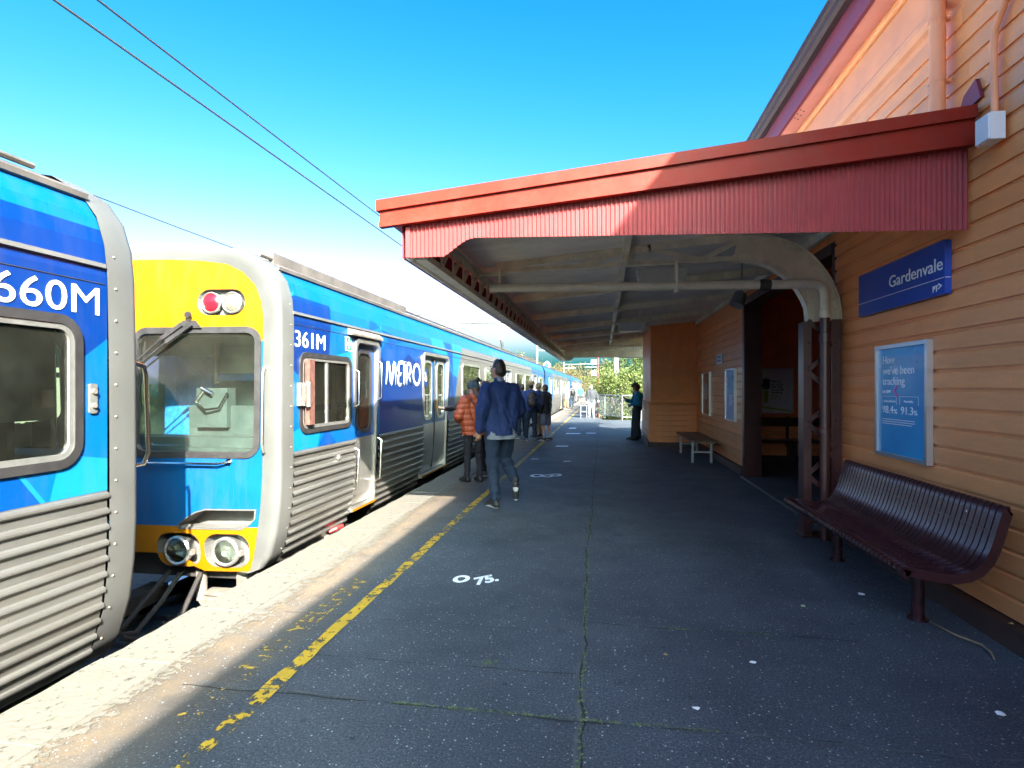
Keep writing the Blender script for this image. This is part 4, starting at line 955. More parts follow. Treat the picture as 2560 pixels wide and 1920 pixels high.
    # saloon lining
    b = MB(); b.box(XC - 1.30, XC + 1.30, y0 + .25, y1 - .25, -.02, .03); b.box(XC - 1.30, XC + 1.30, y0 + .25, y1 - .25, 2.20, 2.24); b.build('saloon_lining', 'saloon', T)
    yy = y0 + (3.2 if lod == 0 else 1)
    while yy < y1 - 1.5:
        if not any(a - .5 < yy < c + .3 for a, c, k in doors):
            for sx in (-1, 1): link('seat', SEAT, T, Vector((XC + sx * .80, yy, 0)) - T.location)
        yy += .85
    return T

def smapX(y, z, d=0.0): return (XC + hw(z) + d, y, z)
HI = [(0, -.03), (.45, -.03), (.62, -.10), (.74, -.19), (1.06, -.19), (1.17, -.185), (1.22, -.05), (1.27, .2), (1.30, .45), (1.315, .7), (1.315, 1.2), (1.315, 1.7), (1.31, 2.15), (1.285, 2.30), (1.22, 2.45), (1.10, 2.57), (.95, 2.645), (.7, 2.68), (.35, 2.70), (0, 2.705)]
HO = [(0, -.03), (.45, -.03), (.62, -.10), (.74, -.19), (1.20, -.19), (1.32, -.14), (1.40, -.02), (1.462, .2), (1.492, .45), (1.504, .7), (1.504, 1.2), (1.504, 1.7), (1.502, 2.15), (1.484, 2.34), (1.43, 2.51), (1.32, 2.655), (1.12, 2.77), (.8, 2.825), (.4, 2.855), (0, 2.865)]
def cab(T, yf, s):
    """driver's cab end; yf: foremost plane, s = +1 body lies towards +Y"""
    def t0(x, z): return .085 * (x / 1.4) ** 2 + .07 * (max(0, z - 1.0) / 1.8) ** 2 + .05 * (max(0, .3 - z) / .5) ** 2
    def f(x, z, d=0.0): return (XC + x, yf + s * (t0(x, z) - d), z)
    n = len(HI)
    # fibreglass surround
    rows = [(1.0, .245), (1.0, .065), (.97, .038), (.86, .018), (.62, .006), (.35, .001), (0, 0)]
    b = MB(); V = []; F = []
    full = list(range(4, n)) + [-i for i in range(n - 2, 3, -1)]
    for (k, t) in rows:
        for i in full:
            sg = 1 if i >= 0 else -1; i = abs(i); x = HI[i][0] + (HO[i][0] - HI[i][0]) * k; z = HI[i][1] + (HO[i][1] - HI[i][1]) * k
            kk = max(0.0, 1 - k); base = t0(HI[i][0], HI[i][1])
            V.append((XC + sg * x, yf + s * (base * (1 - .55 * k) + t), z))
    m = len(full)
    for r_ in range(len(rows) - 1):
        for i in range(m - 1): F.append((r_ * m + i, r_ * m + i + 1, (r_ + 1) * m + i + 1, (r_ + 1) * m + i))
    b.add(V, F); sr = b.build('cab_surround', 'surround', T, True)
    b = MB()
    for sg in (1, -1):
        for z in np.arange(.0, 2.35, .19):
            hwz = float(np.interp(z, [p[1] for p in HO[4:]], [p[0] for p in HO[4:]])); b.sphere((XC + sg * (hwz + .001), yf + s * .235, z), .008, .008, .008, 8, 6)
    o = b.build('surround_rivets', 'grime', sr, True); o['kind'] = 'stuff'
    # front panel with openings
    outer = HI + [(-x, z) for x, z in HI[-2:0:-1]]
    step = [(.50, .235), (.60, .315), (.68, .365), (.78, .395), (1.262, .395), (1.255, .31), (1.20, .25), (1.12, .205), (.53, .205)]
    ws = (.05, 1.285, .87, 2.05, .13); ul = (.675, 1.135, 2.17, 2.41, .118); h1 = (.295, .720, -.15, .165, .12); h2 = (.760, 1.185, -.15, .165, .12)
    mir = lambda lp: [(-x, z) for x, z in lp[::-1]]
    H = [rrect(*ws), rrect(*ul), rrect(*h1), rrect(*h2), step]
    bm = sheet(outer, H + [mir(h) for h in H], (.23, 1.93), [([(-3, 1.93), (3, 1.93), (3, 4), (-3, 4)], 1), ([(-3, -1), (3, -1), (3, .23), (-3, .23)], 1)], f, [k * .21 for k in range(-6, 7)])
    fp = bmobj('front_panel', bm, ['frontblue', 'tyellow'], T, True)
    for sg in (1, -1):
        g = lambda x, z, d=0.0, sg=sg: f(sg * x, z, d)
        def recess(nm, lp, dep, m, par, back=True, tilt=0):
            b = MB(); k = len(lp); cx = sum(p[0] for p in lp) / k; cz = sum(p[1] for p in lp) / k
            V = [g(x, z, .002) for x, z in lp] + [g(cx + (x - cx) * .94, cz + (z - cz) * .94, -dep) for x, z in lp] + [g(cx, cz, -dep)]
            F = [(i, (i + 1) % k, k + (i + 1) % k, k + i) for i in range(k)] + ([(k + i, k + (i + 1) % k, 2 * k) for i in range(k)] if back else [])
            b.add(V, F); return b.build(nm, m, par)
        # windscreen
        b = MB(); b.ring(rrect(*inset(ws, -.012)), rrect(*inset(ws, .045)), lambda x, z: g(x, z, -.03), lambda x, z: g(x, z, .014)); wf = b.build('windscreen', 'rubber', T, 'auto')
        b = MB(); lp = rrect(*inset(ws, .04)); bm = sheet(lp, [], (1.2, 1.6), [], lambda x, z: g(x, z, -.012), (.3, .6, .9)); bmobj('pane', bm, ['clear'], wf)
        # lamps
        cl = recess('marker_lights', rrect(*ul), .06, 'lampgrey', T)
        for cx, mm in ((.81, 'lensred'), (1.01, 'lensclear')):
            c = g(cx, 2.285, -.03); b = MB(); b.lathe([(.085, -.02), (.097, .0), (.100, .035), (.090, .045), (.083, .035)], c, (0, -s, 0), 22); rg = b.build('lamp_ring', 'winframe', cl, 'auto')
            b = MB(); b.lathe([(.085, .030), (.07, .042), (.04, .052), (.0001, .056)], c, (0, -s, 0), 22); b.build('lens', mm, cl, True)
        for hh in (h1, h2):
            hl = recess('headlight', rrect(*hh), .12, 'lampgrey', T)
            cx = (hh[0] + hh[1]) / 2 - .01; c = g(cx, .0, -.06)
            b = MB(); b.lathe([(.10, -.06), (.118, .0), (.135, .04), (.135, .075), (.120, .088), (.106, .08), (.104, .07)], c, (0, -s, 0), 24); b.build('lamp_ring', 'winframe', hl, 'auto')
            b = MB(); b.lathe([(.0001, .0), (.03, .012), (.06, .025), (.09, .05), (.105, .075)], c, (0, -s, 0), 24); b.build('reflector', 'reflector', hl, True)
            b = MB(); b.lathe([(.105, .074), (.07, .092), (.03, .10), (.0001, .102)], c, (0, -s, 0), 24); b.build('lens', 'clear', hl, True)
            b = MB(); p_ = g(cx + .135, .0, 0); b.box(p_[0] - .012, p_[0] + .022, p_[1] - .02, p_[1] + .02, -.035, .01); b.build('lamp_clip', 'grime', hl)
        st = recess('step', step, .20, 'lampgrey', T)
        b = MB(); b.ring([(x, z) for x, z in step], [(.535 + (x - .535) * .0 + (x - .535), z) if False else (.89 + (x - .89) * .955, .30 + (z - .30) * .86) for x, z in step], lambda x, z: g(x, z, -.01), lambda x, z: g(x, z, .008)); b.build('step_rim', 'surround', st, 'auto')
        # grab rails
        b = MB(); b.tube([g(1.345, 1.69, -.02), g(1.345, 1.68, .04), g(1.345, 1.62, .055), g(1.345, 1.0, .055), g(1.345, .92, .04), g(1.345, .91, -.02)], .012, 8); b.build('grab_rail', 'chrome', T, 'auto')
        b = MB(); b.tube([g(.195, .825, -.02), g(.20, .825, .04), g(.27, .815, .06), g(.93, .815, .06), g(1.0, .825, .04), g(1.005, .825, -.02)], .011, 8)
        for x in (.195, 1.005): b.lathe([(.0001, .012), (.03, .012), (.03, 0)], g(x, .825, .0), (0, -s, 0), 12)
        b.build('grab_rail', 'chrome', T, 'auto')
        # wipers
        b = MB(); pv = g(.62, 2.07, .03)
        b.lathe([(.0001, .02), (.03, .02), (.03, 0)], (pv[0] + .0, pv[1], pv[2] + .10), (0, -s, 0), 10); b.box(pv[0] - .012, pv[0] + .012, pv[1] - .012, pv[1] + .012, 2.06, 2.20)
        b.bar(g(.66, 2.085, .05), g(.42, 1.92, .055), .035, .02, (0, 1, 0)); b.bar(g(.42, 1.92, .055), g(.10, 1.68, .05), .012, .012, (0, 1, 0))
        b.bar(g(.56, 2.085, .04), g(.36, 1.95, .045), .035, .02, (0, 1, 0)); b.bar(g(.36, 1.95, .045), g(.08, 1.72, .04), .012, .012, (0, 1, 0))
        b.bar(g(.11, 1.94, .03), g(.085, 1.52, .03), .012, .025, (0, 1, 0)); b.prism([(XC + sg * x, z) for x, z in ((.50, 2.055), (.55, 2.12), (.68, 2.12), (.74, 2.05))], 'y', g(.62, 2.08, .012)[1], g(.62, 2.08, .022)[1])
        b.build('wiper', 'rubber', T)
        # step brackets below
        b = MB(); yb = yf + s * .20
        for x in (.61, 1.03):
            p0 = XC + sg * x; b.box(p0 - .05, p0 + .05, yb - .012, yb + .012, -.52, -.195); b.box(p0 - .05 * sg, p0 - .038 * sg, yb + .012, yb + .10, -.52, -.195)
        b.box(XC + sg * .645, XC + sg * .995, yb - .03, yb + .11, -.455, -.425); b.box(XC + sg * .645, XC + sg * .995, yb - .005, yb + .005, -.53, -.456)
        b.bar((XC + sg * .62, yb, -.50), (XC + sg * .86, yb + .05, -.86), .09, .02, (0, 1, 0)); b.bar((XC + sg * 1.02, yb, -.50), (XC + sg * 1.16, yb + .05, -.80), .07, .02, (0, 1, 0)); b.bar((XC + sg * .78, yb + .1, -.58), (XC + sg * .58, yb + .2, -.86), .06, .02, (0, 1, 0))
        b.build('step_bracket', 'grime', T)
    # inside the cab
    yw = yf + s * 1.55
    b = MB(); b.box(XC - 1.30, XC + 1.30, yw, yw + s * .04, 0, 2.3); b.build('bulkhead', 'cabwall', T)
    b = MB(); b.box(XC - 1.28, XC + 1.28, yf + s * .30, yf + s * .62, .70, 1.02); b.box(XC - 1.28, XC + 1.28, yf + s * .2, yf + s * .34, .55, .93); b.build('dashboard', 'cabdark', T)
    b = MB(); b.box(XC + .15, XC + 1.25, yf + s * .62, yf + s * .66, 1.0, 1.32); b.box(XC + .28, XC + .62, yf + s * .56, yf + s * .7, 1.10, 1.50); b.build('control_panel', 'cabdark', T)
    b = MB(); b.tube([(XC + .38, yf + s * .54, 1.48), (XC + .30, yf + s * .52, 1.36), (XC + .42, yf + s * .5, 1.28), (XC + .56, yf + s * .52, 1.30), (XC + .64, yf + s * .54, 1.45)], .013, 6); b.tube([(XC + .36, yf + s * .53, 1.50), (XC + .48, yf + s * .53, 1.44)], .022, 8); b.build('brake_handle', 'chrome', T, 'auto')
    b = MB(); b.box(XC + .20, XC + 1.26, yf + s * 1.0, yf + s * 1.03, 1.58, 1.66); b.build('blind_roll', 'seatblue', T)
    b = MB(); b.box(XC + .20, XC + 1.26, yf + s * 1.04, yf + s * 1.06, 1.66, 1.95); b.box(XC + .16, XC + .19, yf + s * 1.0, yf + s * 1.06, 1.55, 2.0); b.build('sun_blind', 'cabcream', T)
    b = MB(); b.box(XC - .45, XC + .12, yf + s * 1.0, yf + s * 1.12, .9, 1.85); b.build('driver_seat', 'seatblue', T)
    b = MB(); b.box(XC - 1.3, XC + 1.3, yf + s * .25, yw, 2.12, 2.16); b.build('cab_ceiling', 'cabcream', T)
    b = MB(); ya, yb_ = sorted((yf + s * .42, yf + s * 1.5)); b.box(XC + 1.27, XC + 1.285, ya, yb_, 1.32, 1.95); b.build('side_blind', 'cabwall', T)
    b = MB(); b.box(XC - .09, XC + .09, yf - s * .6, yf + s * .4, -.58, -.44); b.box(XC - .16, XC + .16, yf - s * .72, yf - s * .58, -.66, -.36); b.build('coupler', 'under', T)
    for k_, x_ in enumerate((.30, .42, -.32, .62)):
        b = MB(); b.tube([(XC + x_, yf + s * .2, -.22), (XC + x_ + .03, yf - s * .1, -.36 - .05 * k_), (XC + x_ + .02, yf - s * .4, -.55 - .04 * k_), (XC + x_ - .05, yf - s * .68, -.50)], .022, 7); b.build('air_hose', 'under', T, 'auto')
    b = MB(); b.box(XC - 1.2, XC + 1.2, yf + s * .22, yf + s * .5, -.30, -.04); b.build('head_stock', 'under', T)

# --- the carriage with number 361M
W = lambda a, c: (a, c, 1.12, 2.0, .08)
P361 = [([(4.8, 1.72), (5.14, 2.40), (5.14, 2.42), (4.8, 2.35)], 1),
        ([(4.90, 2.29), (5.14, 2.39), (5.86, 2.38), (5.79, 1.85), (5.22, 1.83), (5.16, 1.62), (4.90, 1.76)], 3),
        ([(5.53, .88), (5.73, 1.09), (5.99, .88)], 2), ([(5.0, 1.07), (5.25, 1.13), (5.60, 1.07), (5.53, .88), (5.0, .88)], 1), ([(6.10, 1.60), (6.48, 1.83), (6.52, 1.16), (6.25, 1.40)], 2), ([(5.95, 1.86), (6.48, 1.95), (6.48, 1.83), (6.1, 1.75)], 1),
        ([(6.95, 2.38), (7.26, 2.30), (6.85, 2.2)], 2), ([(7.26, 2.30), (8.25, 2.19), (7.57, 2.09)], 2),
        ([(7.40, 2.10), (9.06, 2.10), (9.06, .88), (7.20, .88), (7.20, 1.92)], 2),
        ([(7.20, 1.92), (7.73, 1.76), (8.35, .88), (7.20, .88)], 3), ([(8.35, .88), (7.73, 1.76), (8.6, 2.1), (9.2, 2.1), (9.2, .88)], 3), ([(8.0, 2.1), (9.06, 2.1), (8.7, 1.9)], 2),
        ([(9.54, 2.36), (10.29, 2.36), (10.94, 1.77), (10.57, 2.04), (9.63, 2.12)], 1), ([(10.29, 2.36), (10.91, 2.36), (10.94, 1.77)], 2), ([(10.91, 2.36), (11.72, 2.36), (11.30, 1.70), (10.94, 1.77)], 1),
        ([(10.50, 1.90), (10.94, 1.75), (11.31, 1.70), (11.08, 1.30), (10.95, .88), (10.50, .88)], 3), ([(10.94, 1.75), (10.72, 1.30), (10.75, 1.30)], 1),
        ([(11.70, 2.335), (11.31, 1.70), (10.87, .86), (23.58, .86), (23.58, 2.335)], 4),
        ([(10.94, 1.75), (11.31, 1.70), (11.02, 1.2)], 2)]
CA = carriage('train_carriage', 'blue train carriage numbered 361M with yellow cab front facing the gap', 5.045, 28.75, [(6.44, 7.14, 'single'), (9.06, 10.57, 'double'), (16.55, 18.1, 'double'), (23.83, 25.3, 'double')],
              [(5.19, 6.30, 1.075, 1.83, .10), W(11.7, 13.38), W(14.1, 15.8), W(19.27, 20.87), W(21.46, 22.98), W(26.3, 27.9)], P361)
cab(CA, 4.775, 1)
tm = lambda Y, Z: (lambda a, b_, d: (XC + hw(1.9) + .003 + max(d, 0), Y + a, Z + b_))
text_mesh('carriage_number', '361M', .225, 'signwhite', CA, tm(5.075, 1.895), bold=.0, width=.60)
# METRO wordmark as rounded strokes
def strokes(par, nm, Y, Z, Hh, lines, r, m):
    b = MB()
    for L in lines: b.tube([(XC + hw(1.7) + .002, Y + p[0] * Hh, Z + p[1] * Hh) for p in L], r, 8)
    for i, v in enumerate(b.v): b.v[i] = (XC + hw(1.7) + .002 + (v[0] - XC - hw(1.7) - .002) * .12, v[1], v[2])
    return b.build(nm, m, par, True)
ov = [(4.02 + .52 * math.cos(t), .5 + .48 * math.sin(t)) for t in np.linspace(0, 2 * math.pi, 25)]
strokes(CA, 'metro_wordmark', 7.44, 1.545, .32, [
    [(0, 0), (.10, .75), (.16, .95), (.26, .97), (.34, .8), (.50, .12), (.58, .02), (.66, .12), (.84, .8), (.92, .97), (1.02, .95), (1.08, .75), (1.16, 0)],
    [(1.98, 0), (1.55, 0), (1.45, .06), (1.42, .2), (1.46, .40), (1.56, .46), (1.90, .48)], [(1.56, .52), (1.46, .62), (1.46, .85), (1.56, .97), (1.80, 1.0), (2.55, 1.0)],
    [(2.24, 1.0), (2.24, .12), (2.28, .0)],
    [(2.62, 0), (2.62, .85), (2.68, .98), (2.85, 1.0), (3.05, .97), (3.12, .82), (3.08, .62), (2.95, .52), (2.76, .50), (3.22, .0)], ov], .027, 'signwhite')
b = MB(); b.box(XC + hw(2) + .001, XC + hw(2) + .004, 6.185, 6.345, 1.925, 2.085); gs = b.build('first_aid_sign', 'signwhite', CA)
b = MB(); b.box(XC + hw(2) + .0045, XC + hw(2) + .006, 6.197, 6.333, 1.937, 2.073); gg = b.build('green_field', 'signgreen', gs)
b = MB(); b.box(XC + hw(2) + .0065, XC + hw(2) + .008, 6.247, 6.283, 1.955, 2.055); b.box(XC + hw(2) + .0082, XC + hw(2) + .009, 6.215, 6.315, 1.988, 2.022); b.build('cross', 'signwhite', gs)
# cab side window bits: mirror box, hinge, mullion, sill
b = MB(); b.box(XC + 1.50, XC + 1.55, 5.275, 5.375, 1.14, 1.78); b.box(XC + 1.497, XC + 1.56, 5.20, 5.275, 1.36, 1.52); mb = b.build('folded_mirror', 'cabbox', CA)
b = MB(); b.tube([(XC + 1.56, 5.23, 1.32), (XC + 1.56, 5.23, 1.56)], .022, 10); b.box(XC + 1.5, XC + 1.54, 5.12, 5.21, 1.33, 1.55); b.build('hinge', 'winframe', mb, 'auto')
b = MB(); b.box(XC + 1.480, XC + 1.502, 5.72, 5.755, 1.10, 1.81); b.box(XC + 1.485, XC + 1.50, 5.40, 6.26, 1.10, 1.125); b.build('window_bar', 'winframe', CA)
b = MB(); b.box(XC + 1.20, XC + 1.25, 5.30, 6.4, 1.25, 1.33); b.build('cab_ledge', 'seatblue', CA)
b = MB(); b.box(XC + hw(1.5) - .03, XC + hw(1.5) - .012, 9.16, 9.32, 1.52, 1.82); dk = b.build('access_sticker', 'navy', CA)
b = MB(); X = XC + hw(1.5) - .0115; b.tube([(X, 9.22, 1.76), (X, 9.22, 1.68), (X, 9.26, 1.68), (X, 9.28, 1.63)], .006, 6); b.tube([(X, 9.235 + .035 * math.cos(t), 1.645 + .035 * math.sin(t)) for t in np.linspace(1.5, 6, 10)], .005, 5); b.build('symbol', 'signwhite', dk)
# star lines of the livery
b = MB()
for c, ends in (((7.26, 2.29), ((6.9, 2.40), (7.15, 2.42), (7.4, 2.42), (8.3, 2.17), (7.55, 2.0), (7.05, 2.2))), ((10.94, 1.75), ((10.72, 1.32), (10.95, 1.30), (11.12, 1.32)))):
    b.add([smapX(c[0] - .03, c[1] - .03, .003), smapX(c[0] + .03, c[1] - .03, .003), smapX(c[0] + .03, c[1] + .03, .003), smapX(c[0] - .03, c[1] + .03, .003)], [(0, 1, 2, 3)])
    for e in ends:
        d = Vector((e[0] - c[0], e[1] - c[1])).normalized(); nx, nz = -d.y * .006, d.x * .006; P0 = (c[0] + d.x * .05, c[1] + d.y * .05)
        b.add([smapX(P0[0] + nx, P0[1] + nz, .003), smapX(P0[0] - nx, P0[1] - nz, .003), smapX(e[0], e[1], .003)], [(0, 1, 2)])
b.build('livery_lines', 'cyan2', CA)
b = MB(); b.lathe([(.0001, .025), (.03, .025), (.035, 0)], (XC + hw(.72), 6.0, .74), (1, 0, 0), 12); b.build('lock_cover', 'winframe', CA, 'auto')
# roof pod, horn, pantograph
b = MB(); b.box(XC + .55, XC + 1.12, 5.35, 9.3, 2.72, 2.855); b.build('roof_pod', 'roofgrey', CA)
b = MB(); b.tube([(XC + 1.02, 10.3, 2.70), (XC + 1.02, 10.3, 2.83), (XC + 1.02, 10.26, 2.87)], .035, 8); b.build('roof_vent', 'surround', CA, 'auto')
b = MB()
for k in range(10): b.box(XC + .2 + .2 * (k % 3), XC + .9 + .1 * (k % 3), 26.0 + k * .24, 26.12 + k * .24, 2.8, 2.92 + .04 * (k % 2))
b.build('roof_equipment', 'under', CA)['kind'] = 'stuff'
PG = (lambda x, y, z: (XC + x, y, z)); b = MB()
b.box(XC - .6, XC + .6, 24.6, 25.9, 2.90, 2.95)
for x in (-.5, .5):
    for y in (24.7, 25.8): b.tube([PG(x, y, 2.8), PG(x, y, 2.95)], .05, 8)
b.tube([PG(0, 25.5, 2.95), PG(0, 24.75, 3.62)], .05, 8); b.tube([PG(-.04, 24.75, 3.62), PG(-.04, 26.05, 4.28)], .030, 8); b.tube([PG(.06, 25.4, 3.0), PG(.1, 24.7, 3.55)], .015, 6)
for k in range(2): b.tube([PG(.12 * math.cos(t) - .02, 24.75 + .02 * k, 3.70 + .09 * math.sin(t) * (1 if k else .6)) for t in np.linspace(0, 6.28, 12)], .010, 5)
pg = b.build('pantograph', 'metalgrey', CA, 'auto')
b = MB(); b.tube([PG(-.75, 26.05, 4.36), PG(.75, 26.05, 4.36)], .035, 8); b.tube([PG(-.75, 26.3, 4.28), PG(.75, 26.3, 4.28)], .02, 8)
for sx in (-1, 1): b.tube([PG(sx * .75, 26.05, 4.36), PG(sx * .95, 26.05, 4.30), PG(sx * 1.1, 26.05, 4.15), PG(sx * 1.16, 26.05, 3.95)], .014, 6)
b.build('collector_head', 'cream', pg, 'auto')
# brake hose hanging at the sole bar
b = MB(); b.tube([(XC + 1.30, 6.05, -.16), (XC + 1.42, 6.02, -.16), (XC + 1.47, 5.98, -.15)], .03, 8); b.build('air_cock', 'grime', CA, 'auto')
b = MB(); b.tube([(XC + 1.36, 6.05, -.10), (XC + 1.42, 6.10, -.075), (XC + 1.44, 6.22, -.07)], .022, 8); b.build('red_handle', 'redhose', CA, 'auto')
b = MB(); b.tube([(XC + 1.30, 5.2 + i * .14, -.17 - .03 * (i % 2)) for i in range(12)], .03, 6); b.build('air_hose', 'under', CA, 'auto')

# --- carriage 660M in the foreground
P660 = [([(-3, 2.43), (3.2, 2.43), (3.2, 1.94), (2.97, 1.77), (2.80, 1.645), (-3, 1.9)], 3), ([(-3, 1.12), (2.42, 1.12), (2.60, .88), (-3, .88)], 2), ([(2.42, 1.12), (2.45, 1.12), (2.63, .88), (2.60, .88)], 1), ([(2.70, 1.14), (3.2, 1.05), (3.2, .88), (2.63, .88)], 1)]
CB = carriage('train_carriage', 'blue train carriage numbered 660M closest to the camera with large cab window', -19, 2.995, [(.75, 1.45, 'single'), (-3.4, -1.9, 'double')], [(1.62, 2.80, 1.085, 1.875, .12), W(-5.6, -4.0)], P660)
cab(CB, 3.28, -1)
text_mesh('carriage_number', '660M', .225, 'signwhite', CB, tm(2.325, 1.92), bold=.0, width=.60)
b = MB(); b.prism(rrect(2.867, 2.917, 1.355, 1.525, .012, 3), 'x', XC + 1.495, XC + 1.507); lt = b.build('side_latch', 'winframe', CB)
b = MB()
for z in (1.40, 1.48): b.lathe([(.0001, .012), (.014, .012), (.016, 0)], (XC + 1.508, 2.892, z), (1, 0, 0), 10)
b.build('latch_screw', 'grime', lt, 'auto')
b = MB(); b.tube([(XC + 1.40, 3.05, 1.66), (XC + 1.44, 3.24, 1.66), (XC + 1.45, 3.32, 1.64), (XC + 1.45, 3.34, 1.58), (XC + 1.45, 3.36, 1.08), (XC + 1.44, 3.33, 1.01), (XC + 1.40, 3.20, 1.0)], .014, 8); b.build('grab_rail', 'chrome', CB, 'auto')
b = MB(); b.box(XC + 1.36, XC + 1.42, 2.66, 2.735, 1.395, 1.49); b.build('window_catch', 'cabcream', CB)
b = MB(); b.box(XC + 1.15, XC + 1.2, 1.62, 2.8, 1.17, 1.30); b.build('cab_ledge', 'cabwall', CB)

# --- carriages beyond
for k, (lab, ya) in enumerate((('silver and blue train carriage coupled behind the 361M carriage', 29.25), ('farthest silver and blue train carriage at the platform end', 53.45))):
    yb = ya + 23.7
    carriage('train_carriage', lab, ya, yb, [(ya + 2.2, ya + 3.7, 'double'), (ya + 11.0, ya + 12.5, 'double'), (ya + 19.8, ya + 21.3, 'double')],
             [W(ya + 5.1, ya + 6.7), W(ya + 7.3, ya + 8.9), W(ya + 14, ya + 15.6), W(ya + 16.4, ya + 18.0)],
             [([(ya + 4.2, 2.335), (ya + 4.6, .86), (ya + 18.6, .86), (ya + 19, 2.335)], 4)], lod=1)
b = MB(); b.box(XC - 1.25, XC + 1.25, 28.76, 29.24, 0, 2.5); b.build('gangway', 'rubber', CA)
# ================================================================ overhead line
def wire(nm, label, pts, r, group):
    b = MB(); b.tube(pts, r, 5); return tag(b.build(nm, 'wire', None, True), label, 'wire', group)
def sag(x, z, y0, y1, s, n=12): return [(x, y0 + (y1 - y0) * i / n, z - s * 4 * (i / n) * (1 - i / n)) for i in range(n + 1)]
wire('contact_wire', 'lower overhead wire above the blue train roof', [(-4.05, -25, 4.40), (-4.05, 15, 4.40), (-4.3, 33, 4.40), (-4.3, 150, 4.40)], .010, 'overhead line wires')
wire('catenary_wire', 'upper overhead wire above the blue train roof', sag(-4.27, 5.0, -27, 33, .18) + sag(-4.3, 5.0, 33, 78, .3)[1:] + sag(-4.3, 5.0, 78, 123, .3)[1:], .010, 'overhead line wires')
wire('catenary_wire', 'sagging upper wire of the far track crossing the sky behind the train roof', sag(-8.5, 5.25, -12, 33, .5) + sag(-8.5, 5.25, 33, 78, .5)[1:] + sag(-8.5, 5.2, 78, 123, .5)[1:], .010, 'overhead line wires')
for k, (Y, lab) in enumerate(((33, 'white overhead line beam with mast just beyond the canopy'),)):
    r = empty('overhead_line_mast', (.75 if k == 0 else .2, Y, 0), lab, 'mast', None); x0 = r.location.x
    b = MB(); b.box(x0 - .12, x0 + .12, Y - .12, Y + .12, -1.1, 6.2); b.build('mast_post', 'mast', r)
    b = MB(); b.box(-9.4, x0 - .121, Y - .11, Y + .11, 5.02, 5.06); b.box(-9.4, x0 - .121, Y - .11, Y + .11, 5.28 if k == 0 else 5.14, 5.32 if k == 0 else 5.17); b.box(-9.4, x0 - .121, Y - .02, Y + .02, 5.061, 5.279 if k == 0 else 5.139)
    for i in range(9 if k == 0 else 0): b.box(-9.35 + i * .13, -9.30 + i * .13, Y - .13, Y - .021, 5.061, 5.279)
    b.build('cross_beam', 'mast', r)
    for x in (-4.3, -8.5): b = MB(); b.tube([(x, Y, 5.02), (x, Y, 4.42)], .03, 6); b.build('dropper', 'metalgrey', r)
def far_mast(x, y, h, arm, lab):
    r = empty('line_pole', (x, y, -1.1), lab, 'pole', 'poles along the far track')
    b = MB(); b.tube([(x, y, -1.1), (x, y, h)], .11, 8); b.build('pole', 'mast', r, 'auto')
    b = MB(); b.box(min(x, x + arm), max(x, x + arm), y - .05, y + .05, h - .5, h - .38); b.box(min(x, x + arm * .7), max(x, x + arm * .7), y - .04, y + .04, h - 1.1, h - 1.0); b.build('arm', 'mast', r)
far_mast(-7.0, 62, 6.6, 3.2, 'tall pale pole with arms over the carriage roof left of the signal'); far_mast(-6.6, 100, 6.0, 3, 'thin pale pole far down the track'); far_mast(-1.0, 110, 6.5, -3, 'distant pole standing near the end of the platform')
r = empty('track_signal', (-6.3, 66, -1.1), 'round green railway signal with white ring above the train', 'signal')
b = MB(); b.tube([(-6.3, 66, -1.1), (-6.3, 66, 4.6)], .08, 8); b.build('post', 'mast', r, 'auto')
b = MB(); b.lathe([(.0001, .06), (.36, .06), (.40, 0), (.0001, -.02)], (-6.3, 65.85, 4.1), (0, -1, 0), 20); b.build('target', 'white', r)
b = MB(); b.lathe([(.0001, .08), (.27, .075), (.27, .0601)], (-6.3, 65.85, 4.1), (0, -1, 0), 20); t_ = b.build('backing', 'rubber', r); b = MB(); b.lathe([(.0001, .10), (.13, .0801)], (-6.3, 65.85, 4.1), (0, -1, 0), 16); b.build('lens', 'siglamp', r)
r = empty('signal_post', (-.33, 40, -.6), 'red railway signal post with dark signal heads beside the shrubs', 'signal')
b = MB(); b.tube([(-.33, 40, -.6), (-.33, 40, 4.6)], .07, 8); b.build('post', 'sigred', r, 'auto')
for z in (3.3, 2.55):
    b = MB(); b.box(-.80, -.42, 39.9, 40.1, z - .14, z + .14); h_ = b.build('signal_head', 'metalgrey', r); b = MB(); b.box(-.78, -.44, 39.86, 39.899, z - .20, z - .15); b.build('visor', 'white', h_)

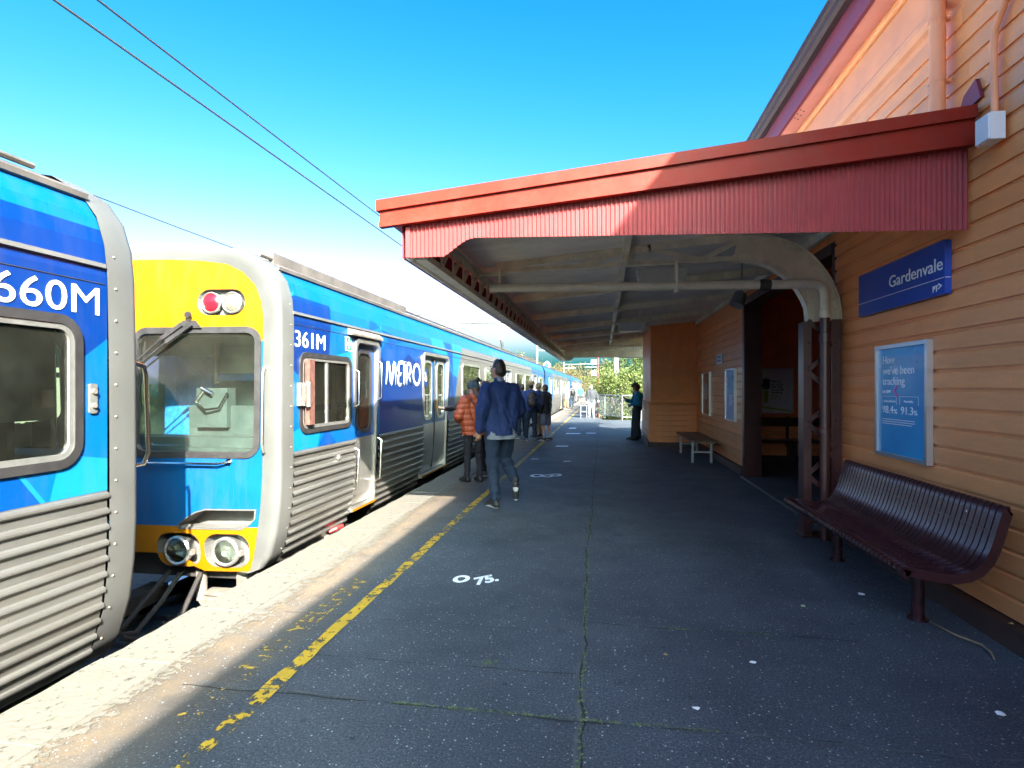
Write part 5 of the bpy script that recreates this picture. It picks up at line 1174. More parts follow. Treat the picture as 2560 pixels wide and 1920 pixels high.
# ================================================================ fence behind the platform
FN = empty('chain_link_fence', (.9, 27.2, 0), 'low galvanised chain link fence at the platform back in front of shrubs', 'fence')
FP = [(-.62, 62), (-.56, 52), (-.50, 42), (-.42, 36), (-.36, 31.6), (.10, 29.4), (.89, 27.35), (1.75, 27.30), (2.6, 27.25), (3.5, 27.2)]
for (x, y) in FP:
    b = MB(); b.tube([(x, y, 0), (x, y, 1.17)], .030, 10); b.build('post', 'galv', FN, 'auto')
for (a, c) in zip(FP[:-1], FP[1:]):
    b = MB(); b.tube([(a[0], a[1], 1.15), (c[0], c[1], 1.15)], .024, 8); b.build('top_rail', 'galv', FN, 'auto')
    b = MB(); b.tube([(a[0], a[1], .14), (c[0], c[1], .14)], .020, 8); b.build('bottom_rail', 'galv', FN, 'auto')
b = MB(); hh = .98
for (a, c) in list(zip(FP[:-1], FP[1:]))[3:]:
    L = math.hypot(c[0] - a[0], c[1] - a[1]); ux, uy = (c[0] - a[0]) / L, (c[1] - a[1]) / L; s = -hh
    while s < L:
        for d in (1, -1):
            t0, t1 = max(0, s), min(L, s + hh)
            if t1 > t0:
                z0 = .15 + (t0 - s); z1 = .15 + (t1 - s)
                if d < 0: z0, z1 = .15 + hh - (t0 - s), .15 + hh - (t1 - s)
                b.tube([(a[0] + ux * t0, a[1] + uy * t0, z0), (a[0] + ux * t1, a[1] + uy * t1, z1)], .0022, 3, False)
        s += .075
o = b.build('wire_mesh', 'galv', FN); o['kind'] = 'stuff'

# ================================================================ trees and shrubs
def leaf_cloud(name, parent, blobs, n, size, m, seed, elong=2.2, droop=0.0):
    rs = np.random.RandomState(seed); wts = np.array([b_[3] * b_[4] * b_[5] for b_ in blobs]); wts = wts / wts.sum()
    idx = rs.choice(len(blobs), n, p=wts); B = np.array(blobs)[idx]
    d = rs.normal(size=(n, 3)); d /= np.linalg.norm(d, axis=1)[:, None]
    rad = rs.uniform(.35, 1.0, n) ** .45
    # clumps: pull the leaves together round a few hundred twig ends
    C = B[:, :3] + d * rad[:, None] * B[:, 3:6]
    k = max(20, n // 26); cen = C[rs.choice(n, k)]; nn = rs.randint(0, k, n)
    C = cen[nn] + rs.normal(size=(n, 3)) * size * 2.3
    u = rs.normal(size=(n, 3)); u[:, 2] -= droop; u /= np.linalg.norm(u, axis=1)[:, None]
    v = np.cross(u, rs.normal(size=(n, 3))); v /= np.linalg.norm(v, axis=1)[:, None]
    sz = size * rs.uniform(.6, 1.35, n)[:, None]
    V = np.stack([C - u * sz * elong / 2, C + v * sz * .5, C + u * sz * elong / 2, C - v * sz * .5], 1).reshape(-1, 3)
    V[:, :] -= np.array(wloc(parent))
    me = bpy.data.meshes.new(name); me.vertices.add(4 * n); me.vertices.foreach_set('co', V.ravel()); me.loops.add(4 * n); me.loops.foreach_set('vertex_index', np.arange(4 * n)); me.polygons.add(n); me.polygons.foreach_set('loop_start', np.arange(0, 4 * n, 4)); me.polygons.foreach_set('loop_total', np.full(n, 4))
    me.materials.append(M[m]); me.update(calc_edges=True); me.validate()
    return link(name, me, parent)
def tree(name, label, base, h, blobs, n, size, m, seed, cat='tree', group=None, trunk=.12, elong=2.2, droop=0.0, limbs=7):
    r = empty(name, base, label, cat, group); rs = random.Random(seed); b = MB(); x, y, z = base
    hub = (x + rs.uniform(-.2, .2), y, z + h * .45); b.tube([(x, y, z - .1), (x + .05, y, z + h * .2), hub], [trunk * 1.3, trunk, trunk * .75], 8)
    for i in range(limbs):
        B = blobs[i % len(blobs)]; e = (B[0] + rs.uniform(-.7, .7) * B[3], B[1] + rs.uniform(-.7, .7) * B[4], B[2] + rs.uniform(-.2, .8) * B[5])
        s = (hub[0], hub[1], z + h * rs.uniform(.18, .45)); mdl = tuple((a + c) / 2 + rs.uniform(-.12, .12) * h * .3 for a, c in zip(s, e))
        b.tube([s, mdl, e], [trunk * .55, trunk * .32, trunk * .1], 6)
        for k in range(3):
            e2 = tuple(c + rs.uniform(-.45, .45) * B[3] for c in e); b.tube([mdl, e2], [trunk * .2, trunk * .05], 4)
    b.build('trunk', 'bark', r, 'auto'); leaf_cloud('crown', r, blobs, n, size, m, seed, elong, droop); return r
G1 = 'shrubs behind the chain link fence'
tree('shrub', 'yellow green leafy shrub spilling over the chain link fence beside the bay', (2.6, 29.2, -1.1), 3.2, [(2.6, 29.2, 1.0, 1.5, 1.2, 1.3), (3.8, 29.6, 1.6, 1.3, 1.2, 1.2), (1.7, 29.2, .2, 1.0, .8, .9)], 9000, .055, 'leafA', 1, 'shrub', G1)
tree('shrub', 'broad sunlit shrub in the middle behind the fence', (.9, 31.0, -1.1), 3.2, [(.9, 31.2, .9, 1.1, 1.3, 1.5), (.3, 31.8, 1.6, .9, 1.0, .9), (1.6, 31.4, 1.7, 1.0, 1.0, .9)], 9000, .055, 'leafA', 2, 'shrub', G1)
tree('shrub', 'darker green bush nearest the platform edge behind the fence', (.7, 36.5, -1.1), 3.6, [(.6, 36.5, 1.2, .95, 1.8, 1.6), (.55, 37.5, 2.4, .8, 1.3, 1.0), (.5, 35, .2, .7, 1.4, .9)], 8000, .06, 'leafB', 3, 'shrub', G1)
tree('shrub', 'green bush rising behind the yellow green shrubs', (3.2, 34.5, -1.1), 4.5, [(3.0, 34.5, 2.2, 1.9, 1.5, 1.4), (1.6, 34.8, 2.6, 1.2, 1.2, 1.0)], 8000, .065, 'leafB', 4, 'shrub', G1)
tree('pine_tree', 'tall wispy olive tree with drooping needles behind the shrubs', (4.2, 39, -1.1), 8, [(4.0, 39, 4.2, 2.6, 2.4, 1.7), (2.3, 39.5, 4.8, 1.5, 1.6, 1.3), (5.0, 39, 5.6, 2.2, 2, 1.4)], 15000, .045, 'leafA', 5, 'tree', None, .2, 7.0, .9, 12)
tree('shrub', 'low rounded bush further along the fence', (.35, 44, -1.1), 3, [(.4, 44, .8, .8, 3.0, 1.2), (.5, 48, 1.2, .9, 3.0, 1.3)], 5000, .08, 'leafB', 6, 'shrub', G1)
# beyond the train
tree('bare_tree', 'nearly bare tree top showing over the 361M carriage roof', (-10.5, 26, -1.1), 6.6, [(-10.5, 26, 4.6, 1.7, 1.5, 1.0)], 500, .05, 'leafC', 11, 'tree', None, .14, 2.2, 0, 16)
G2 = 'trees beyond the far track'
for i, (x, y, h, r_, m, lab) in enumerate(((-9.6, 58, 6.6, 2.6, 'leafC', 'straw coloured tree over the train roof left of the green signal'), (-9.0, 70, 6.2, 2.4, 'leafA', 'olive tree right behind the green signal'), (-8.2, 86, 6.6, 3.0, 'leafC', 'straw coloured tree low beyond the signal'), (-7.0, 112, 7.0, 3.6, 'leafC', 'hazy brownish tree at the end of the track'), (-4.5, 170, 6.5, 5, 'leafA', 'most distant tree between the track and the platform end'))):
    tree('tree', lab, (x, y, -1.1), h, [(x, y, h * .62 - 1.1, r_, r_, h * .30), (x + r_ * .5, y + 1, h * .45 - 1.1, r_ * .8, r_ * .8, h * .28), (x - r_ * .6, y, h * .8 - 1.1, r_ * .6, r_ * .7, h * .20)], 5000, .11, m, 20 + i, 'tree', G2, .18)
for i in range(9):
    y = 6 + i * 5.5; x = -11.5 - (i % 3) * .5
    tree('hedge_shrub', ['grey green lineside shrub', 'olive lineside shrub', 'straw tinted lineside shrub'][i % 3] + ' seen through the train windows, %s along the far track' % ('first', 'second', 'third', 'fourth', 'fifth', 'sixth', 'seventh', 'eighth', 'ninth')[i], (x, y, -1.1), 3.4, [(x, y, .9, 1.4, 2.9, 1.5), (x - .5, y + 1.5, 1.4, 1.2, 1.8, 1.2)], 4500, .085, ('leafB', 'leafA', 'leafC')[i % 3], 40 + i, 'shrub', 'lineside shrubs beyond the far track')

tl = empty('treeline', (-20, 145, -1.1)); tl['kind'] = 'stuff'; tl['label'] = 'hazy far wood closing the view beyond the track'; tl['category'] = 'treeline'
rs_ = random.Random(9); B1 = []; B2 = []
for i in range(16): x = -9 - i * 4.2; B1.append((x, 140 + rs_.uniform(-8, 14), rs_.uniform(1.8, 3.6), 4.2, 3.5, rs_.uniform(2.6, 4.4)))
for i in range(9): x = 3.5 + i * 4.0; B2.append((x, 128 + rs_.uniform(-6, 10), rs_.uniform(1.8, 3.8), 3.8, 3.5, rs_.uniform(2.8, 4.6)))
B1 += [(-8, 205, 3.5, 5, 4, 6.5), (-2.5, 212, 3, 5, 4, 6), (3, 200, 4, 5, 4, 7.5), (-13, 200, 4, 5, 4, 6.5)]
leaf_cloud('far_foliage', tl, B1, 19000, .30, 'leafC', 71); leaf_cloud('far_foliage', tl, B2, 9000, .30, 'leafA', 72)

# ================================================================ litter
def scrap(label, x, y, s, m='white', nm='paper_scrap', cat='litter', z=.001):
    b = MB(); k = 7; rs = random.Random(hash((round(x * 100), round(y * 100))) % 1000); P = [(x + s * (.6 + .5 * rs.random()) * math.cos(6.283 * i / k), y + s * (.6 + .5 * rs.random()) * math.sin(6.283 * i / k), z + rs.random() * s * .25) for i in range(k)]
    b.add(P + [(x, y, z + s * .35)] + [(p[0], p[1], p[2] - .0008) for p in P], [(i, (i + 1) % k, k) for i in range(k)] + [(i, (i + 1) % k, k + 1 + (i + 1) % k, k + 1 + i) for i in range(k)] + [tuple(k + 1 + i for i in range(k))])
    return tag(b.build(nm, m), label, cat)
M['dryleaf'] = mat('dry_leaf', (.36, .25, .09), .7); M['paleleaf'] = mat('pale_leaf', (.40, .45, .28), .6); M['twig'] = mat('twig', (.25, .17, .10), .8, var=.3)
scrap('crumpled white tissue under the brown slat bench', 1.86, 4.55, .028); scrap('white paper scrap on the asphalt between crack and bench', .81, 3.33, .022)
scrap('narrow white paper scrap near the long cross crack', .43, 2.81, .020); scrap('torn white paper scrap at the right by the wall', 1.81, 2.98, .024)
scrap('pale green leaf on the asphalt before the bench', 1.36, 4.24, .020, 'paleleaf', 'fallen_leaf', 'leaf'); scrap('small tan leaf beside the lengthwise crack', .35, 3.35, .016, 'dryleaf', 'fallen_leaf', 'leaf')
scrap('dry leaf lying on the brown plinth ledge', 2.33, 3.75, .014, 'dryleaf', 'fallen_leaf', 'leaf', .139)
b = MB(); b.tube([(2.06, 4.06, .01), (2.10, 3.86, .012), (2.17, 3.73, .012), (2.155, 3.63, .014), (2.12, 3.54, .010)], [.006, .007, .008, .007, .003], 6); tag(b.build('twig', 'twig', None, True), 'thin bent twig on the asphalt below the bench end', 'twig')
# a low frame beside the platform edge far along, near the walker in white
r = empty('metal_stand', (-.95, 29.5, 0), 'small grey metal frame standing on the platform beside the person in white trousers', 'frame')
for x in (-1.1, -.8):
    for y in (29.3, 29.7): b = MB(); b.tube([(x, y, 0), (x, y, .62)], .02, 6); b.build('leg', 'galv', r)
for z in (.3, .6): b = MB(); b.box(-1.12, -.78, 29.28, 29.72, z, z + .035); b.build('shelf', 'metalgrey', r)
# ================================================================ people
def cloth(name, col, var=.18, rough=.8): 
    M[name] = mat(name, col, rough, var=var, vs=9, bump=.25, bs=45); return name
M['skin'] = mat('skin', (.48, .27, .18), .5, var=.08, vs=20); M['skinpale'] = mat('skin_pale', (.58, .36, .27), .5, var=.08, vs=20); M['skindark'] = mat('skin_tan', (.36, .19, .12), .5, var=.08, vs=20)
M['hair'] = mat('dark_hair', (.022, .014, .010), .5, var=.4, vs=40, bump=.6, bs=90, stretch=(1, 1, .2)); M['hairbrown'] = mat('brown_hair', (.07, .035, .018), .5, var=.4, vs=40, bump=.6, bs=90, stretch=(1, 1, .2)); M['hairfair'] = mat('fair_hair', (.25, .16, .08), .5, var=.3, vs=40, bump=.5, bs=90)
M['eyewhite'] = mat('eye', (.06, .04, .03), .2); M['lips'] = mat('lips', (.38, .13, .11), .5)

class Blob:
    """closed rounded limbs that a voxel remesh fuses into one skin"""
    def __init__(s): s.b = MB()
    def limb(s, p, q, r0, r1, n=12):
        p = Vector(p); q = Vector(q); d = q - p; L = d.length; d.normalize(); P = []; Rr = []
        for t in (-1, -.86, -.5): P.append(p + d * (t * r0)); Rr.append(max(.001, r0 * math.sqrt(max(0, 1 - t * t))))
        for t in (0, .33, .67, 1): P.append(p + d * (L * t)); Rr.append(r0 + (r1 - r0) * t)
        for t in (.5, .86, 1): P.append(q + d * (t * r1)); Rr.append(max(.001, r1 * math.sqrt(max(0, 1 - t * t))))
        s.b.tube(P, Rr, n); return s
    def chain(s, pts, rs):
        for i in range(len(pts) - 1): s.limb(pts[i], pts[i + 1], rs[i], rs[i + 1])
        return s
    def ball(s, c, rx, ry, rz): s.b.sphere(c, rx, ry, rz, 16, 10); return s
    def mesh(s, name, m, voxel, smooth=6, disp=None, tf=None, cutz=None):
        me = s.b.mesh(name, m); ob = bpy.data.objects.new('tmp', me); COL.objects.link(ob)
        md = ob.modifiers.new('r', 'REMESH'); md.mode = 'VOXEL'; md.voxel_size = voxel
        sm = ob.modifiers.new('s', 'SMOOTH'); sm.factor = .5; sm.iterations = smooth
        dg = bpy.context.evaluated_depsgraph_get(); out = bpy.data.meshes.new_from_object(ob.evaluated_get(dg)); out.name = name
        bpy.data.objects.remove(ob); bpy.data.meshes.remove(me)
        out.materials.clear(); out.materials.append(M[m] if isinstance(m, str) else m)
        if disp:
            nrm = [v.normal.copy() for v in out.vertices]
            for v, nn in zip(out.vertices, nrm): v.co += nn * disp(v.co)
        if cutz is not None:
            bm = bmesh.new(); bm.from_mesh(out); bmesh.ops.bisect_plane(bm, geom=bm.verts[:] + bm.edges[:] + bm.faces[:], plane_co=(0, 0, cutz), plane_no=(0, 0, -1), clear_outer=True); bm.to_mesh(out); bm.free()
        if tf:
            for v in out.vertices: v.co = tf @ v.co
        out.polygons.foreach_set('use_smooth', [True] * len(out.polygons)); out.update(); return out

def mixp(a, b, t): return tuple(x + (y - x) * t for x, y in zip(a, b))
def person(label, x, y, head, h, J=None, vox=.014, skin='skin', top='navy_cloth', bottom='black_cloth', shoe='shoe_black', sole='white', hair='hair', hairstyle='short', hat=None, coat=.80, topfat=.022, legfat=.018, puffer=False, shorts=False, wide=False, socks=None, hem=None, offshoulder=False, name='person', group='people on the platform', look=(0, 0)):
    """local frame: +y is the way the person faces, +x their right hand side; built at height 1.75 then scaled"""
    K = {'pel': (0, 0, .98), 'wai': (0, .0, 1.12), 'che': (0, .0, 1.32), 'nec': (0, -.01, 1.485), 'hea': (0, .02, 1.63)}
    for s, sd in ((1, 'R'), (-1, 'L')):
        K.update({'hip' + sd: (s * .095, 0, .93), 'kne' + sd: (s * .105, .025, .50), 'ank' + sd: (s * .11, -.02, .085), 'toe' + sd: (s * .13, .15, .035), 'sho' + sd: (s * .175, -.005, 1.405), 'elb' + sd: (s * .235, -.03, 1.14), 'wri' + sd: (s * .245, .06, .90), 'han' + sd: (s * .24, .10, .80)})
    K.update(J or {})
    sc = h / 1.75; tf = Matrix.Translation((0, 0, 0)) @ Matrix.Rotation(head, 4, 'Z') @ Matrix.Scale(sc, 4)
    root = empty(name, (x, y, 0), label, 'person', group)
    def put(nm, me): return link(nm, me, root)
    def fold(amp, f=14): return lambda p: amp * (mnoise.noise((p.x * f, p.y * f, p.z * f * 1.6)) + .5 * mnoise.noise((p.x * f * 2.3, p.y * f * 2.3, p.z * f * 2.3 + 5)))
    # body
    B = Blob(); hc = Vector(K['hea'])
    lk = Matrix.Rotation(look[0], 3, 'Z') @ Matrix.Rotation(-look[1], 3, 'X')
    H_ = lambda px, py, pz: tuple(hc + lk @ Vector((px, py, pz)))
    B.ball(tuple(hc), .073, .092, .112); B.ball(H_(0, .035, -.055), .052, .055, .060); B.limb(K['nec'], mixp(K['nec'], tuple(hc), .8), .053, .05)
    B.limb(H_(0, .088, .012), H_(0, .110, -.022), .009, .014); B.limb(H_(-.02, .092, -.062), H_(.02, .092, -.062), .008, .008)
    for s in (-1, 1): B.ball(H_(s * .076, -.005, -.005), .012, .022, .032)
    B.chain([K['pel'], K['wai'], K['che']], [.115, .105, .115]); B.limb(K['shoL'], K['shoR'], .06, .06); B.limb(K['che'], K['nec'], .11, .06)
    for s, sd in ((1, 'R'), (-1, 'L')):
        B.limb(mixp(K['che'], K['sho' + sd], .5), mixp(K['pel'], K['hip' + sd], .6), .095, .085)
        B.chain([K['sho' + sd], K['elb' + sd], K['wri' + sd]], [.052, .040, .029])
        B.chain([K['hip' + sd], K['kne' + sd], K['ank' + sd]], [.088, .055, .040]); B.limb(K['kne' + sd], mixp(K['kne' + sd], K['ank' + sd], .35), .052, .054); B.limb(K['ank' + sd], K['toe' + sd], .038, .028)
        w_ = Vector(K['wri' + sd]); e_ = Vector(K['han' + sd]); d = (e_ - w_).normalized(); sx = d.cross(Vector((0, 1, 0)) if abs(d.y) < .8 else Vector((0, 0, 1))).normalized(); up = sx.cross(d)
        B.limb(w_, w_ + d * .085, .026, .034)
        for k, L in enumerate((.070, .080, .074, .058)):
            o = w_ + d * .085 + sx * ((k - 1.5) * .019); m1 = o + d * L * .55 + up * .006; B.chain([tuple(o), tuple(m1), tuple(m1 + d * L * .4 + up * .022)], [.0098, .0092, .0075])
        o = w_ + d * .035 + sx * (-.030); B.chain([tuple(o), tuple(o + d * .035 - sx * .022 + up * .010), tuple(o + d * .065 - sx * .026 + up * .02)], [.012, .010, .008])
    body = put('body', B.mesh('body', skin, vox * .75, 3, None, tf))
    for s in (-1, 1):
        b = MB(); b.sphere(H_(s * .030, .083, .010), .011, .009, .008, 10, 6)
        for i, v in enumerate(b.v): b.v[i] = tuple(tf @ Vector(v))
        put('eye', b.mesh('eye', 'eyewhite', True))
        b = MB(); b.tube([H_(s * .015, .090, .034), H_(s * .032, .090, .039), H_(s * .050, .078, .034)], .005, 6)
        for i, v in enumerate(b.v): b.v[i] = tuple(tf @ Vector(v))
        put('eyebrow', b.mesh('eyebrow', hair, True))
    b = MB(); b.sphere(H_(0, .094, -.062), .024, .010, .008, 10, 6)
    for i, v in enumerate(b.v): b.v[i] = tuple(tf @ Vector(v))
    put('mouth', b.mesh('mouth', 'lips', True))
    # trousers or shorts
    L = Blob(); f = legfat
    if wide:
        L.chain([K['wai'], K['pel']], [.118 + f * .4, .135 + f * .4])
        for s, sd in ((1, 'R'), (-1, 'L')):
            a = mixp(K['kne' + sd], K['ank' + sd], .93); L.chain([K['hip' + sd], K['kne' + sd], a], [.115, .105, .115])
    else:
        L.chain([mixp(K['pel'], K['wai'], .45), K['pel']], [.110 + f * .5, .120 + f * .5])
        for s, sd in ((1, 'R'), (-1, 'L')):
            if shorts: L.chain([K['hip' + sd], mixp(K['hip' + sd], K['kne' + sd], .88)], [.095 + f, .088 + f])
            else:
                a = mixp(K['kne' + sd], K['ank' + sd], .90); L.chain([K['hip' + sd], K['kne' + sd], a], [.092 + f, .060 + f, .046 + f * .8])
        L.limb(K['hipL'], K['hipR'], .095 + f, .095 + f)
    put('trousers' if not shorts else 'shorts', L.mesh('trousers', bottom, vox, 3, (lambda p: .010 * mnoise.noise((p.x * 14, p.y * 14, p.z * 11)) + .006 * math.sin(p.z * 60 + 4 * mnoise.noise((p.x * 8, p.y * 8, p.z * 5))) * max(0, 1 - abs(p.z - .5) / .16 if p.z > .3 else .6)), tf, .05 if wide else None))
    if socks:
        for sd in 'RL':
            S = Blob(); S.limb(mixp(K['ank' + sd], K['kne' + sd], .38), K['ank' + sd], .046, .045); put('sock', S.mesh('sock', socks, vox, 2, None, tf))
    # top
    T = Blob(); f = topfat; bot = mixp(K['pel'], (K['pel'][0], K['pel'][1], coat), 1.0)
    neck_r = .062 + f * .5
    T.chain([bot, K['wai'], K['che']], [.122 + f, .112 + f, .122 + f])
    for s, sd in ((1, 'R'), (-1, 'L')):
        hb = (K['hip' + sd][0] * .55 + bot[0], bot[1], bot[2] + .015); T.chain([hb, mixp(hb, K['sho' + sd], .55), K['sho' + sd]], [.108 + f, .088 + f, .058 + f])
        w_ = mixp(K['elb' + sd], K['wri' + sd], .93); T.chain([K['sho' + sd], K['elb' + sd], w_], [.056 + f, .046 + f, .036 + f * .7])
    if not offshoulder: T.limb(K['shoL'], K['shoR'], .058 + f, .058 + f); T.limb(K['che'], mixp(K['che'], K['nec'], .95), .11 + f * .6, neck_r)
    if puffer: dsp = lambda p: .015 * (abs(math.sin((p.z + .012 * math.sin(p.x * 17) + .01 * math.sin(p.y * 23)) * math.pi / .098)) ** .6 - .55) + .006 * mnoise.noise((p.x * 22, p.y * 22, p.z * 16))
    else: dsp = lambda p: .016 * mnoise.noise((p.x * 11, p.y * 11, p.z * 7)) + .010 * mnoise.noise((p.x * 24 + p.z * 9, p.y * 24, p.z * 13)) + .004 * mnoise.noise((p.x * 60, p.y * 60, p.z * 34))
    put('jacket', T.mesh('jacket', top, vox, 3 if puffer else 4, dsp, tf, coat))
    if hem:
        S = Blob(); S.chain([(bot[0] - .05, bot[1], bot[2] - .04), (bot[0] - .05, bot[1], bot[2] + .04)], [.105 + f, .108 + f]); S.chain([(bot[0] + .05, bot[1], bot[2] - .04), (bot[0] + .05, bot[1], bot[2] + .04)], [.105 + f, .108 + f]); put('shirt_hem', S.mesh('shirt_hem', hem, vox, 3, fold(.01), tf, coat - .045))
        S = Blob(); n_ = K['nec']; S.limb((n_[0], n_[1], n_[2] - .03), (n_[0], n_[1], n_[2] + .012), .066, .066); put('collar', S.mesh('collar', hem, vox * .8, 2, None, tf))
    # shoes
    for sd in 'RL':
        a = Vector(K['ank' + sd]); t = Vector(K['toe' + sd]); d = (t - a); d.normalize(); S = Blob(); hl = a - Vector((d.x, d.y, 0)).normalized() * .035 + Vector((0, 0, -.035))
        S.chain([tuple(hl), tuple(mixp(tuple(a), tuple(t), .5)), tuple(t + d * .05)], [.044, .045, .036]); S.limb(tuple(a), tuple(a + Vector((0, 0, .01))), .045, .045)
        so = put('shoe', S.mesh('shoe', shoe, vox * .8, 3, None, tf))
        S = Blob(); dn = Vector((0, 0, -.026)); S.chain([tuple(hl + dn * .6), tuple(Vector(mixp(tuple(a), tuple(t), .5)) + dn * 1.3), tuple(t + d * .055 + dn * .35)], [.034, .036, .030]); me = S.mesh('sole', sole, vox * .8, 2, None, tf); o = link('sole', me, so)
    # hair / hat
    Hh = Blob()
    if hairstyle in ('short', 'back'):
        Hh.ball(H_(0, -.014, .024), .082, .096, .104); Hh.ball(H_(0, -.03, -.02), .078, .080, .085)
    elif hairstyle == 'bob':
        Hh.ball(H_(0, -.018, .020), .105, .112, .120); Hh.ball(H_(.02, -.045, -.045), .105, .085, .095); Hh.ball(H_(-.075, .015, -.055), .040, .062, .080); Hh.ball(H_(.075, .015, -.055), .040, .062, .080); Hh.ball(H_(0, .055, .075), .07, .05, .045)
    elif hairstyle == 'long':
        Hh.ball(H_(0, -.014, .024), .084, .098, .106); Hh.chain([H_(0, -.05, 0), H_(0, -.085, -.12), H_(.01, -.095, -.22)], [.078, .068, .045])
    Hm = Hh.mesh('hair', hair, vox * .8, 3, (lambda p: .010 * mnoise.noise((p.x * 30, p.y * 30, p.z * 12))), None)
    bm = bmesh.new(); bm.from_mesh(Hm)              # clear the face
    dl = []
    for v in bm.verts:
        q = lk.inverted() @ (v.co - hc)
        if q.y > .045 and q.z < .05 and abs(q.x) < .075: dl.append(v)
    bmesh.ops.delete(bm, geom=dl, context='VERTS'); bm.to_mesh(Hm); bm.free()
    for v in Hm.vertices: v.co = tf @ v.co
    put('hair', Hm)
    if hat == 'beanie':
        S = Blob(); S.ball(H_(0, -.01, .050), .098, .112, .098); S.chain([H_(-.085, 0, .02), H_(0, .095, .02), H_(.085, 0, .02), H_(0, -.11, .015), H_(-.085, 0, .02)], [.024] * 5); hm = put('beanie', S.mesh('beanie', 'beanie_wool', vox * .7, 3, lambda p: .006 * math.sin(math.atan2(p.x, p.y) * 26), tf))
        S = Blob(); pc = Vector(H_(.02, -.09, .145)); rr = random.Random(5)
        for k in range(16): S.ball(tuple(pc + Vector((rr.gauss(0, .02), rr.gauss(0, .02), rr.gauss(0, .018)))), .022, .022, .022)
        link('pompom', S.mesh('pompom', 'pompom_fur', vox * .7, 1, lambda p: .006 * mnoise.noise((p.x * 90, p.y * 90, p.z * 90)), tf), hm)
    if hat == 'trilby':
        b = MB(); b.lathe([(.150, .045), (.155, .050), (.112, .058), (.104, .075), (.098, .125), (.085, .150), (.045, .155), (.0001, .148)], tuple(hc), tuple(lk @ Vector((0, -.05, 1))), 22); b2 = MB(); b2.lathe([(.1075, .066), (.1035, .095)], tuple(hc), tuple(lk @ Vector((0, -.05, 1))), 22)
        for q in (b, b2):
            for i, v in enumerate(q.v): q.v[i] = tuple(tf @ Vector(v))
        hm = put('hat', b.mesh('hat', 'straw_hat', 'auto')); link('hat_band', b2.mesh('hat_band', 'hat_band', 'auto'), hm)
    return root, tf, K

cloth('rust_puffer', (.40, .075, .024), .12, .45); cloth('black_cloth', (.014, .014, .020)); cloth('navy_cloth', (.006, .022, .095)); cloth('jeans_dark', (.006, .018, .042)); cloth('white_shirt', (.20, .22, .26)); cloth('black_jacket', (.016, .015, .018), .3, .6); cloth('tan_cloth', (.30, .19, .09)); cloth('grey_shorts', (.12, .14, .20)); cloth('teal_top', (.012, .20, .33)); cloth('blackgreen', (.012, .020, .022)); cloth('white_pants', (.15, .17, .19)); cloth('charcoal', (.022, .025, .030)); cloth('blue_tee', (.02, .22, .62)); cloth('pale_pink', (.50, .38, .42)); cloth('beanie_wool', (.035, .060, .075)); cloth('pompom_fur', (.030, .030, .032)); cloth('straw_hat', (.42, .34, .16)); cloth('hat_band', (.16, .06, .05)); cloth('shoe_black', (.02, .02, .022), .3, .5); cloth('shoe_blue', (.10, .14, .20), .3, .5); cloth('sock_white', (.34, .34, .34)); cloth('blue_grey_shirt', (.02, .045, .16))
def dirang(dx, dy): return math.atan2(-dx, dy)

# man in the navy jacket, mid step
person('person in navy jacket and dark jeans walking across the platform mid step', -1.27, 7.15, dirang(-.55, .85), 1.84,
       {'pel': (0, -.02, 1.0), 'che': (0, .03, 1.34), 'nec': (0, .04, 1.50), 'hea': (0, .07, 1.65), 'hipL': (-.095, 0, .94), 'kneL': (-.085, .03, .51), 'ankL': (-.07, -.02, .085), 'toeL': (-.085, .15, .035),
        'hipR': (.095, 0, .94), 'kneR': (.12, .14, .55), 'ankR': (.12, -.18, .34), 'toeR': (.13, -.16, .19), 'elbR': (.27, .03, 1.16), 'wriR': (.23, .22, 1.02), 'hanR': (.21, .30, .97), 'elbL': (-.27, -.10, 1.17), 'wriL': (-.27, -.02, .93), 'hanL': (-.27, .02, .84)},
       .0125, 'skindark', 'navy_cloth', 'jeans_dark', hairstyle='short', coat=.87, topfat=.032, hem='white_shirt', look=(.5, 0))
# woman in the rust puffer with beanie
_, tf_, K_ = person('person in rust orange puffer jacket and bobble beanie waiting at the train door', -2.03, 9.02, dirang(-.62, .78), 1.60,
       {'elbR': (.28, .02, 1.16), 'wriR': (.16, .24, 1.10), 'hanR': (.08, .30, 1.12), 'elbL': (-.28, .0, 1.16), 'wriL': (-.18, .22, 1.08), 'hanL': (-.10, .30, 1.10), 'kneL': (-.10, .05, .50), 'ankL': (-.10, .06, .085), 'toeL': (-.12, .23, .035)},
       .0125, 'skinpale', 'rust_puffer', 'black_cloth', sole='shoe_black', hair='hairbrown', hairstyle='long', hat='beanie', coat=.83, topfat=.052, puffer=True, legfat=.006, look=(.35, 0))
bg = empty('crossbody_bag', (-2.03, 9.02, .9), 'thin brown strap bag across the back of the rust puffer jacket', 'bag')
def on_back(pts): return [tuple(Vector((-2.03, 9.02, 0)) + tf_ @ Vector(p)) for p in pts]
b = MB(); b.tube(on_back([(-.10, .02, 1.51), (-.12, -.10, 1.47), (-.07, -.185, 1.34), (.03, -.20, 1.20), (.13, -.19, 1.08), (.20, -.12, 1.02)]), .012, 6); b.build('strap', 'hairbrown', bg, 'auto')
b = MB(); c = on_back([(.23, -.06, .97)])[0]; b.sphere(c, .06, .085, .07, 12, 8); b.build('pouch', 'hairbrown', bg, True)
